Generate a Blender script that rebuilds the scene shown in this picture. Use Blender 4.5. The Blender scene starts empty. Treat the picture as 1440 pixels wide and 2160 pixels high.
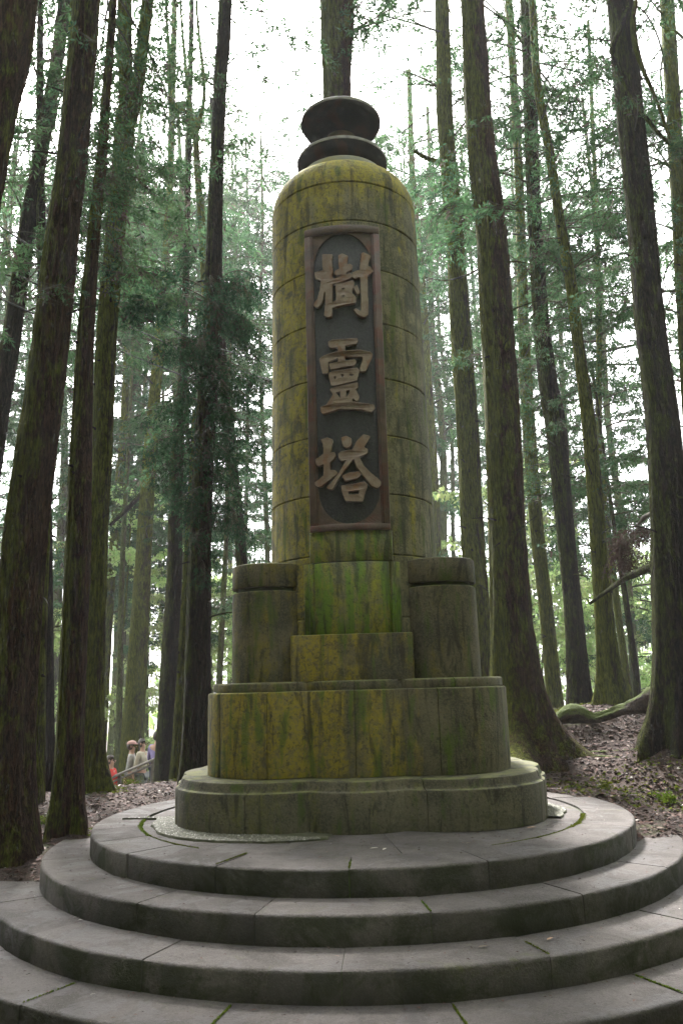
import bpy, math, random
import numpy as np
from mathutils import Vector, Matrix
random.seed(7)
RNG = np.random.default_rng(11)
R = math.radians
scene = bpy.context.scene
COL = scene.collection

# ------------------------------------------------------------------ camera
CAM_LOC = Vector((0.0, -7.557, 1.0895))
cam_d = bpy.data.cameras.new("camera"); cam = bpy.data.objects.new("camera", cam_d); COL.objects.link(cam)
yaw, pit, rol = -0.0095, 0.2043, -0.0274
F_ = Vector((math.sin(yaw)*math.cos(pit), math.cos(yaw)*math.cos(pit), math.sin(pit)))
R_ = Vector((math.cos(yaw), -math.sin(yaw), 0)); U_ = R_.cross(F_)
R2 = R_*math.cos(rol)+U_*math.sin(rol); U2 = -R_*math.sin(rol)+U_*math.cos(rol)
cam.matrix_world = Matrix(((R2.x, U2.x, -F_.x, CAM_LOC.x), (R2.y, U2.y, -F_.y, CAM_LOC.y), (R2.z, U2.z, -F_.z, CAM_LOC.z), (0, 0, 0, 1)))
cam_d.sensor_fit = 'HORIZONTAL'; cam_d.sensor_width = 24.0
cam_d.lens = 24.0*1758.5/1440.0
cam_d.clip_start = 0.05; cam_d.clip_end = 600
scene.camera = cam

# ------------------------------------------------------------------ sky and sun
SUN_EL, SUN_AZ = R(52), R(-18)          # behind the monument, a little to the left
world = bpy.data.worlds.new("World"); scene.world = world; world.use_nodes = True
wn = world.node_tree; wn.nodes.clear()
sky = wn.nodes.new('ShaderNodeTexSky'); sky.sky_type = 'NISHITA'; sky.sun_disc = False
sky.sun_elevation = SUN_EL; sky.sun_rotation = SUN_AZ; sky.air_density = 1.0; sky.dust_density = 4.0; sky.ozone_density = 1.0
hsv = wn.nodes.new('ShaderNodeHueSaturation'); hsv.inputs['Saturation'].default_value = 0.12
bg = wn.nodes.new('ShaderNodeBackground'); bg.inputs['Strength'].default_value = 0.11
wo = wn.nodes.new('ShaderNodeOutputWorld')
wn.links.new(sky.outputs[0], hsv.inputs['Color']); wn.links.new(hsv.outputs[0], bg.inputs['Color']); wn.links.new(bg.outputs[0], wo.inputs['Surface'])
sun_d = bpy.data.lights.new("sun", 'SUN'); sun = bpy.data.objects.new("sun", sun_d); COL.objects.link(sun)
sun_d.energy = 2.2; sun_d.angle = R(14); sun_d.color = (1.0, 0.97, 0.92)
sdir = Vector((math.sin(SUN_AZ)*math.cos(SUN_EL), math.cos(SUN_AZ)*math.cos(SUN_EL), math.sin(SUN_EL)))
sun.rotation_euler = sdir.to_track_quat('Z', 'Y').to_euler()
vs = scene.view_settings
vs.view_transform = 'Standard'; vs.look = 'None'; vs.gamma = 1.0; vs.use_curve_mapping = False
vs.exposure = 3.55
scene.cycles.max_bounces = 8; scene.cycles.diffuse_bounces = 4; scene.cycles.transparent_max_bounces = 8
scene.cycles.volume_bounces = 1

# ------------------------------------------------------------------ mesh helpers
def tag(o, label=None, cat=None, group=None, kind=None):
    if label: o['label'] = label
    if cat: o['category'] = cat
    if group: o['group'] = group
    if kind: o['kind'] = kind
    return o

def empty(name, loc=(0, 0, 0)):
    o = bpy.data.objects.new(name, None); o.location = loc; COL.objects.link(o); return o

def mesh_np(name, V, Fc, nv=3, smooth=False, attr=None):
    V = np.asarray(V, np.float32).reshape(-1, 3); Fc = np.asarray(Fc, np.int32).reshape(-1, nv)
    me = bpy.data.meshes.new(name)
    me.vertices.add(len(V)); me.vertices.foreach_set('co', V.ravel())
    me.loops.add(Fc.size); me.loops.foreach_set('vertex_index', Fc.ravel())
    me.polygons.add(len(Fc)); me.polygons.foreach_set('loop_start', np.arange(0, Fc.size, nv, dtype=np.int32))
    me.polygons.foreach_set('loop_total', np.full(len(Fc), nv, np.int32))
    if smooth: me.polygons.foreach_set('use_smooth', np.ones(len(Fc), bool))
    if attr is not None:
        a = me.attributes.new('tint', 'FLOAT', 'POINT'); a.data.foreach_set('value', np.asarray(attr, np.float32))
    me.update(calc_edges=True); me.validate()
    return me

def mesh_py(name, V, Fc, smooth=False):
    me = bpy.data.meshes.new(name); me.from_pydata([tuple(map(float, v)) for v in V], [], Fc)
    if smooth: me.polygons.foreach_set('use_smooth', [True]*len(me.polygons))
    me.update(); return me

def link(name, me, mats, parent=None, loc=(0, 0, 0)):
    o = bpy.data.objects.new(name, me); COL.objects.link(o); o.location = loc
    if mats is not None and not me.materials:
        for m in (mats if isinstance(mats, (list, tuple)) else [mats]): me.materials.append(m)
    if parent: o.parent = parent
    return o

def grid_mesh(P, closed_u=False, closed_v=False, cap=False):
    """P: (nu, nv, 3) grid of points -> verts, quads"""
    nu, nv = P.shape[:2]; V = P.reshape(-1, 3); Fc = []
    for i in range(nu if closed_u else nu-1):
        for j in range(nv if closed_v else nv-1):
            a = i*nv+j; b = ((i+1) % nu)*nv+j; c = ((i+1) % nu)*nv+(j+1) % nv; d = i*nv+(j+1) % nv
            Fc.append((a, b, c, d))
    return V, Fc

def smooth_by_angle(me, deg=35):
    me.polygons.foreach_set('use_smooth', [True]*len(me.polygons))
    try: me.set_sharp_from_angle(angle=R(deg))
    except Exception: pass

def snoise(x, y, seed=0, octs=4):
    """cheap smooth 2-D noise from sums of sines, about -1..1"""
    rg = np.random.default_rng(seed); s = 0; a = 1; tot = 0; f = 1.0
    for k in range(octs):
        for _ in range(3):
            t = rg.uniform(0, 2*np.pi); p = rg.uniform(0, 6.28, 2)
            s = s+a*np.sin((x*np.cos(t)+y*np.sin(t))*f*rg.uniform(.8, 1.3)+p[0])
        tot += a*2; a *= .55; f *= 2.1
    return s/tot

# ------------------------------------------------------------------ materials
def new_mat(name):
    m = bpy.data.materials.new(name); m.use_nodes = True; nt = m.node_tree; nt.nodes.clear()
    out = nt.nodes.new('ShaderNodeOutputMaterial'); b = nt.nodes.new('ShaderNodeBsdfPrincipled')
    nt.links.new(b.outputs[0], out.inputs[0]); return m, nt, b
class NT:
    def __init__(s, nt): s.nt = nt; s.tc = nt.nodes.new('ShaderNodeTexCoord')
    def n(s, t, **k):
        o = s.nt.nodes.new(t)
        for a, v in k.items(): setattr(o, a, v)
        return o
    def l(s, a, b): s.nt.links.new(a, b)
    def map(s, scale=(1, 1, 1), loc=(0, 0, 0), src='Object'):
        m = s.n('ShaderNodeMapping'); m.inputs['Scale'].default_value = scale; m.inputs['Location'].default_value = loc
        s.l(s.tc.outputs[src], m.inputs[0]); return m.outputs[0]
    def noise(s, scale, vec=None, detail=4, rough=.55, dist=0):
        t = s.n('ShaderNodeTexNoise'); t.inputs['Scale'].default_value = scale; t.inputs['Detail'].default_value = detail
        t.inputs['Roughness'].default_value = rough; t.inputs['Distortion'].default_value = dist
        s.l(vec if vec is not None else s.tc.outputs['Object'], t.inputs['Vector']); return t.outputs['Fac']
    def ramp(s, fac, stops):
        r = s.n('ShaderNodeValToRGB'); e = r.color_ramp.elements
        while len(e) > 1: e.remove(e[-1])
        e[0].position = stops[0][0]; e[0].color = _c(stops[0][1])
        for p, c in stops[1:]:
            x = e.new(p); x.color = _c(c)
        s.l(fac, r.inputs[0]); return r.outputs[0]
    def mix(s, fac, a, b, mode='MIX'):
        m = s.n('ShaderNodeMix', data_type='RGBA', blend_type=mode)
        if isinstance(fac, (int, float)): m.inputs[0].default_value = fac
        else: s.l(fac, m.inputs[0])
        for i, v in ((6, a), (7, b)):
            if isinstance(v, (tuple, list)): m.inputs[i].default_value = _c(v)
            else: s.l(v, m.inputs[i])
        return m.outputs[2]
    def math(s, op, a, b=0, clamp=False):
        m = s.n('ShaderNodeMath', operation=op, use_clamp=clamp)
        for i, v in ((0, a), (1, b)):
            if isinstance(v, (int, float)): m.inputs[i].default_value = v
            else: s.l(v, m.inputs[i])
        return m.outputs[0]
    def sep(s, v):
        x = s.n('ShaderNodeSeparateXYZ'); s.l(v, x.inputs[0]); return x.outputs
    def rng(s, v, a, b, c=0, d=1):
        m = s.n('ShaderNodeMapRange'); m.interpolation_type = 'SMOOTHSTEP'
        for i, q in enumerate((a, b, c, d)): m.inputs[i+1].default_value = q
        s.l(v, m.inputs[0]); return m.outputs[0]
    def bump(s, h, bsdf, strength=.3, dist=.01):
        b = s.n('ShaderNodeBump'); b.inputs['Strength'].default_value = strength; b.inputs['Distance'].default_value = dist
        s.l(h, b.inputs['Height']); s.l(b.outputs[0], bsdf.inputs['Normal'])
def _c(c): return (c[0], c[1], c[2], 1.0) if not isinstance(c, (int, float)) else (c, c, c, 1.0)

def _run(N, P):
    m = N.n('ShaderNodeMapping'); m.inputs['Scale'].default_value = (7, 7, .45); m.inputs['Location'].default_value = (1.7, .4, .9); N.l(P, m.inputs[0]); return m.outputs[0]
def stone_material(name, base, dark, moss_l, moss_amount, gold=(0.24, 0.20, 0.018), green=(0.045, 0.085, 0.008), top_gold=False, streak=0.5, rough=.85):
    """weathered masonry: grain, dark damp blotches, yellow algae, green moss running in vertical streaks"""
    m, nt, b = new_mat(name); N = NT(nt)
    geo = N.n('ShaderNodeNewGeometry'); P = geo.outputs['Position']
    mp = N.n('ShaderNodeMapping'); mp.inputs['Scale'].default_value = (3.2, 3.2, .55); N.l(P, mp.inputs[0]); vst = mp.outputs[0]
    g = N.noise(60, P, 3, .7); blot = N.noise(2.6, P, 5, .6, .4); mid = N.noise(9, P, 4, .65)
    col = N.mix(N.rng(blot, .38, .62), dark, base)
    col = N.mix(N.rng(g, .35, .7, 0, .45), col, tuple(min(1, x*1.7) for x in base))
    pale = N.noise(5.5, P, 5, .7, 1.0)
    col = N.mix(N.rng(pale, .62, .72, 0, .4), col, tuple(min(1, x*1.9+.02) for x in base))
    st = N.noise(2.0, vst, 5, .6, .3); st2 = N.noise(3.4, vst, 4, .55, .2)
    x, y, z = N.sep(P)[0:3]
    left = N.rng(x, .75, -.95) if moss_l else None
    s1 = N.math('ADD', st, N.math('MULTIPLY', mid, .35))
    thr = .78-.22*moss_amount
    if left is not None: s1 = N.math('ADD', s1, N.math('MULTIPLY', left, moss_l))
    if top_gold: s1 = N.math('ADD', s1, N.rng(z, 5.35, 5.95, 0, .45))
    gm = N.math('MULTIPLY', N.rng(s1, thr, thr+.26), N.rng(N.noise(22, P, 5, .75, .5), .36, .60, .25, 1))
    col = N.mix(N.math('MULTIPLY', gm, .75), col, gold)
    s2 = N.math('ADD', st2, N.math('MULTIPLY', mid, .25))
    gr = N.rng(s2, .70-.10*streak, .86-.10*streak)
    col = N.mix(N.math('MULTIPLY', gr, .8), col, green)
    dk = N.rng(N.noise(2.9, vst, 5, .65, .8), .52, .64, 0, .7)
    col = N.mix(dk, col, tuple(v*.45 for v in dark))
    if top_gold:
        runs = N.noise(1.0, _run(N, P), 4, .6, .25)
        col = N.mix(N.math('MULTIPLY', N.rng(runs, .62, .70), N.rng(z, 5.0, 4.2, 0, .5)), col, (.24, .225, .17))
        grm = N.math('MULTIPLY', N.rng(N.noise(4.2, P, 6, .75, 1.2), .5, .62), N.rng(z, 5.9, 5.3, 0, .65))
        col = N.mix(grm, col, (.045, .048, .034))
    speck = N.rng(N.noise(34, P, 2, .5), .60, .66, 0, .5)
    col = N.mix(speck, col, tuple(v*.6 for v in dark))
    # green on upward facing ledges, paled so their light sits in the colour
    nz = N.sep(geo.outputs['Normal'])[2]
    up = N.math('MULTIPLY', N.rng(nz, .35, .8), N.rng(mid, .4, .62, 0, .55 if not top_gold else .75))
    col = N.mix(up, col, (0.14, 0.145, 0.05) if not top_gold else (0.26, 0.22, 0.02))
    N.l(col, b.inputs['Base Color']); b.inputs['Roughness'].default_value = rough
    b.inputs['Specular IOR Level'].default_value = .3
    N.bump(N.math('ADD', N.math('MULTIPLY', g, .5), mid), b, .55, .012)
    return m

M = {}
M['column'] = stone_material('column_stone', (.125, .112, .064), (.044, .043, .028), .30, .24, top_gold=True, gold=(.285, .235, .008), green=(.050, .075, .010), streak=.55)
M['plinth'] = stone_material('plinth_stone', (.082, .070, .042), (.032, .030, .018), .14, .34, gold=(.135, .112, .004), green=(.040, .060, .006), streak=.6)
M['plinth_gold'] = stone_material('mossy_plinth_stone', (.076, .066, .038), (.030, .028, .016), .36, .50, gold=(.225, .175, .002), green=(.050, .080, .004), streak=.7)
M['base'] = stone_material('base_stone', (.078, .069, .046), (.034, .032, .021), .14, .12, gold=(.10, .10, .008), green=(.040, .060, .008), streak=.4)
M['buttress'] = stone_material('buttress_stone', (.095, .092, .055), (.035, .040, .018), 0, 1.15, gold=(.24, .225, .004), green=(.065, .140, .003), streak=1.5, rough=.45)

def step_material():
    m, nt, b = new_mat('step_stone'); N = NT(nt)
    geo = N.n('ShaderNodeNewGeometry'); P = geo.outputs['Position']; oi = N.n('ShaderNodeObjectInfo')
    g = N.noise(120, P, 3, .8); big = N.noise(1.9, P, 6, .65, .8); mid = N.noise(13, P, 6, .7, .3); sm = N.noise(42, P, 4, .7)
    col = N.mix(N.rng(big, .36, .62), (.050, .044, .041), (.094, .083, .080))
    col = N.mix(N.rng(g, .45, .72, 0, .6), col, (.155, .138, .134))
    col = N.mix(N.rng(sm, .52, .68, 0, .55), col, (.045, .040, .038))
    col = N.mix(N.rng(mid, .52, .66, 0, .5), col, (.060, .055, .050))
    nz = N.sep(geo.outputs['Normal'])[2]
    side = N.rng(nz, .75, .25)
    mossn = N.noise(3.0, P, 6, .75, .8)
    col = N.mix(N.rng(mossn, .60, .74, 0, .55), col, (.070, .080, .024))
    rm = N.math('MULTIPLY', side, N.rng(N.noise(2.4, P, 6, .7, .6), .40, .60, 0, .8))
    col = N.mix(rm, col, (.022, .028, .012))  # risers: patchy mossy damp, with their shade painted into the same dark tone
    damp = N.noise(2.2, P, 6, .65, 1.4); wet = N.rng(damp, .50, .60)
    col = N.mix(N.math('MULTIPLY', wet, .45), col, (.045, .040, .042))
    hs = N.n('ShaderNodeHueSaturation'); N.l(N.rng(oi.outputs['Random'], 0, 1, .86, 1.14), hs.inputs['Value']); N.l(col, hs.inputs['Color'])
    N.l(hs.outputs[0], b.inputs['Base Color'])
    N.l(N.rng(wet, 0, 1, .88, .6), b.inputs['Roughness']); b.inputs['Specular IOR Level'].default_value = .2
    N.bump(N.math('ADD', N.math('ADD', N.math('MULTIPLY', g, .4), N.math('MULTIPLY', sm, .6)), mid), b, .8, .012)
    return m
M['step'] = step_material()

def simple(name, c1, c2, scale=8, rough=.8, bump=.3, metallic=0, c3=None, spec=.4):
    m, nt, b = new_mat(name); N = NT(nt)
    n1 = N.noise(scale, None, 5, .65, .3); n2 = N.noise(scale*6, None, 3, .6)
    col = N.mix(N.rng(n1, .35, .65), c1, c2)
    if c3: col = N.mix(N.rng(N.noise(scale*.6, None, 5, .6, .6), .5, .62, 0, .8), col, c3)
    N.l(col, b.inputs['Base Color']); b.inputs['Roughness'].default_value = rough; b.inputs['Metallic'].default_value = metallic
    b.inputs['Specular IOR Level'].default_value = spec
    N.bump(N.math('ADD', n1, n2), b, bump, .006)
    return m
M['joint'] = simple('joint_mortar', (.03, .028, .02), (.035, .05, .012), 14)
M['joint_moss'] = simple('joint_moss', (.05, .085, .012), (.03, .04, .012), 22, bump=.8)
M['bronze'] = simple('rusty_frame', (.050, .032, .025), (.085, .052, .040), 7, .6, .5, c3=(.085, .026, .018))
M['bronze_dark'] = simple('dark_plate', (.011, .012, .015), (.030, .030, .034), 45, .42, 1.0, c3=(.018, .024, .021))
M['letter'] = simple('letter_metal', (.125, .080, .056), (.185, .138, .108), 9, .5, .6, c3=(.14, .060, .028))
M['finial'] = simple('dark_finial_stone', (.009, .0075, .0075), (.020, .016, .014), 6, .9, .5, c3=(.040, .020, .013), spec=.1)
M['rust_stone'] = simple('rust_stained_stone', (.10, .045, .025), (.06, .04, .03), 8, .8, .4)
M['finial_rim'] = simple('finial_rim_stone', (.20, .19, .17), (.11, .10, .09), 9, .8, .3)
M['ring'] = simple('grey_ring_stone', (.17, .17, .15), (.20, .17, .06), 7, .8, .4)

def bark_material(name, brown, brown2, moss, moss_bias, pale=(.16, .155, .13)):
    m, nt, b = new_mat(name); N = NT(nt)
    geo = N.n('ShaderNodeNewGeometry')
    v = N.map((13, 13, 2.2)); v2 = N.map((34, 34, 5)); v3 = N.map((2.6, 2.6, 1.1)); v4 = N.map((60, 60, 14))
    f = N.noise(1.6, v, 6, .72, .9); f2 = N.noise(1.5, v2, 5, .75, .6); bigm = N.noise(1.3, v3, 6, .7, .5); f4 = N.noise(1.2, v4, 3, .7)
    ridge = N.math('ABSOLUTE', N.math('SUBTRACT', f, .5)); crack = N.rng(ridge, .0, .07)
    col = N.mix(crack, tuple(x*.22 for x in brown), brown)
    col = N.mix(N.rng(f2, .48, .68, 0, .75), col, brown2)
    col = N.mix(N.rng(f4, .5, .7, 0, .5), col, tuple(x*.4 for x in brown))
    nx = N.sep(geo.outputs['Normal'])[0]
    patch = N.noise(1.0, N.map((5.5, 5.5, 2.4), (5, 2, 8)), 6, .75, .8)
    mm = N.math('ADD', N.math('MULTIPLY', N.math('ADD', bigm, patch), .55), N.math('MULTIPLY', N.rng(nx, .9, -1.0), .20))
    mm = N.math('ADD', mm, N.math('MULTIPLY', f2, .25))
    mk = N.rng(mm, .87-moss_bias, 1.05-moss_bias)
    col = N.mix(N.math('MULTIPLY', mk, .85), col, N.mix(N.rng(f2, .35, .65), tuple(x*.35 for x in moss), tuple(min(1, x*1.5) for x in moss)))
    lic = N.noise(1.0, N.map((9, 9, 3.4), (3, 7, 1)), 6, .78, .4)
    col = N.mix(N.rng(lic, .63, .69, 0, .65), col, pale)
    N.l(col, b.inputs['Base Color']); b.inputs['Roughness'].default_value = .95; b.inputs['Specular IOR Level'].default_value = .12
    N.bump(N.math('ADD', N.math('MULTIPLY', crack, .8), N.math('ADD', N.math('MULTIPLY', f2, .8), N.math('MULTIPLY', f4, .35))), b, 1.0, .035)
    return m
M['bark_a'] = bark_material('bark_brown_mossy', (.052, .027, .016), (.098, .056, .034), (.080, .094, .008), .20)
M['bark_b'] = bark_material('bark_green_mossy', (.050, .034, .020), (.090, .068, .036), (.098, .115, .009), .30)
M['bark_c'] = bark_material('bark_dark', (.028, .018, .015), (.056, .038, .028), (.050, .060, .008), .13)
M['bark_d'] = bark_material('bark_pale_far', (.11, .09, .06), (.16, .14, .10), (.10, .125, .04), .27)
M['twig'] = simple('twig_bark', (.035, .028, .02), (.06, .055, .03), 9, .95)

def foliage_material(name, c1, c2, dead, translucency=.45):
    m = bpy.data.materials.new(name); m.use_nodes = True; nt = m.node_tree; nt.nodes.clear(); N = NT(nt)
    out = N.n('ShaderNodeOutputMaterial'); a = N.n('ShaderNodeAttribute', attribute_name='tint')
    oi = N.n('ShaderNodeObjectInfo')
    t = a.outputs['Fac']
    col = N.mix(N.rng(t, 0, .8), c1, c2); col = N.mix(N.rng(t, .80, .84), col, dead)
    hs = N.n('ShaderNodeHueSaturation'); N.l(col, hs.inputs['Color'])
    N.l(N.rng(oi.outputs['Random'], 0, 1, .8, 1.25), hs.inputs['Value']); N.l(N.rng(oi.outputs['Random'], 0, 1, .485, .515), hs.inputs['Hue'])
    d = N.n('ShaderNodeBsdfDiffuse'); tr = N.n('ShaderNodeBsdfTranslucent'); mx = N.n('ShaderNodeMixShader'); mx.inputs[0].default_value = translucency
    N.l(hs.outputs[0], d.inputs[0]); N.l(hs.outputs[0], tr.inputs[0]); N.l(d.outputs[0], mx.inputs[1]); N.l(tr.outputs[0], mx.inputs[2]); N.l(mx.outputs[0], out.inputs[0])
    return m
M['needles'] = foliage_material('cedar_needles', (.026, .058, .030), (.072, .130, .058), (.075, .055, .052), .5)
M['needles_dark'] = foliage_material('dark_cedar_needles', (.014, .034, .019), (.034, .078, .036), (.04, .028, .028), .35)
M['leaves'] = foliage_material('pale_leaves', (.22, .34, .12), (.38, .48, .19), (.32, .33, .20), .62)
M['moss'] = foliage_material('moss_tufts', (.05, .08, .012), (.10, .13, .02), (.08, .08, .02), .3)

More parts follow.
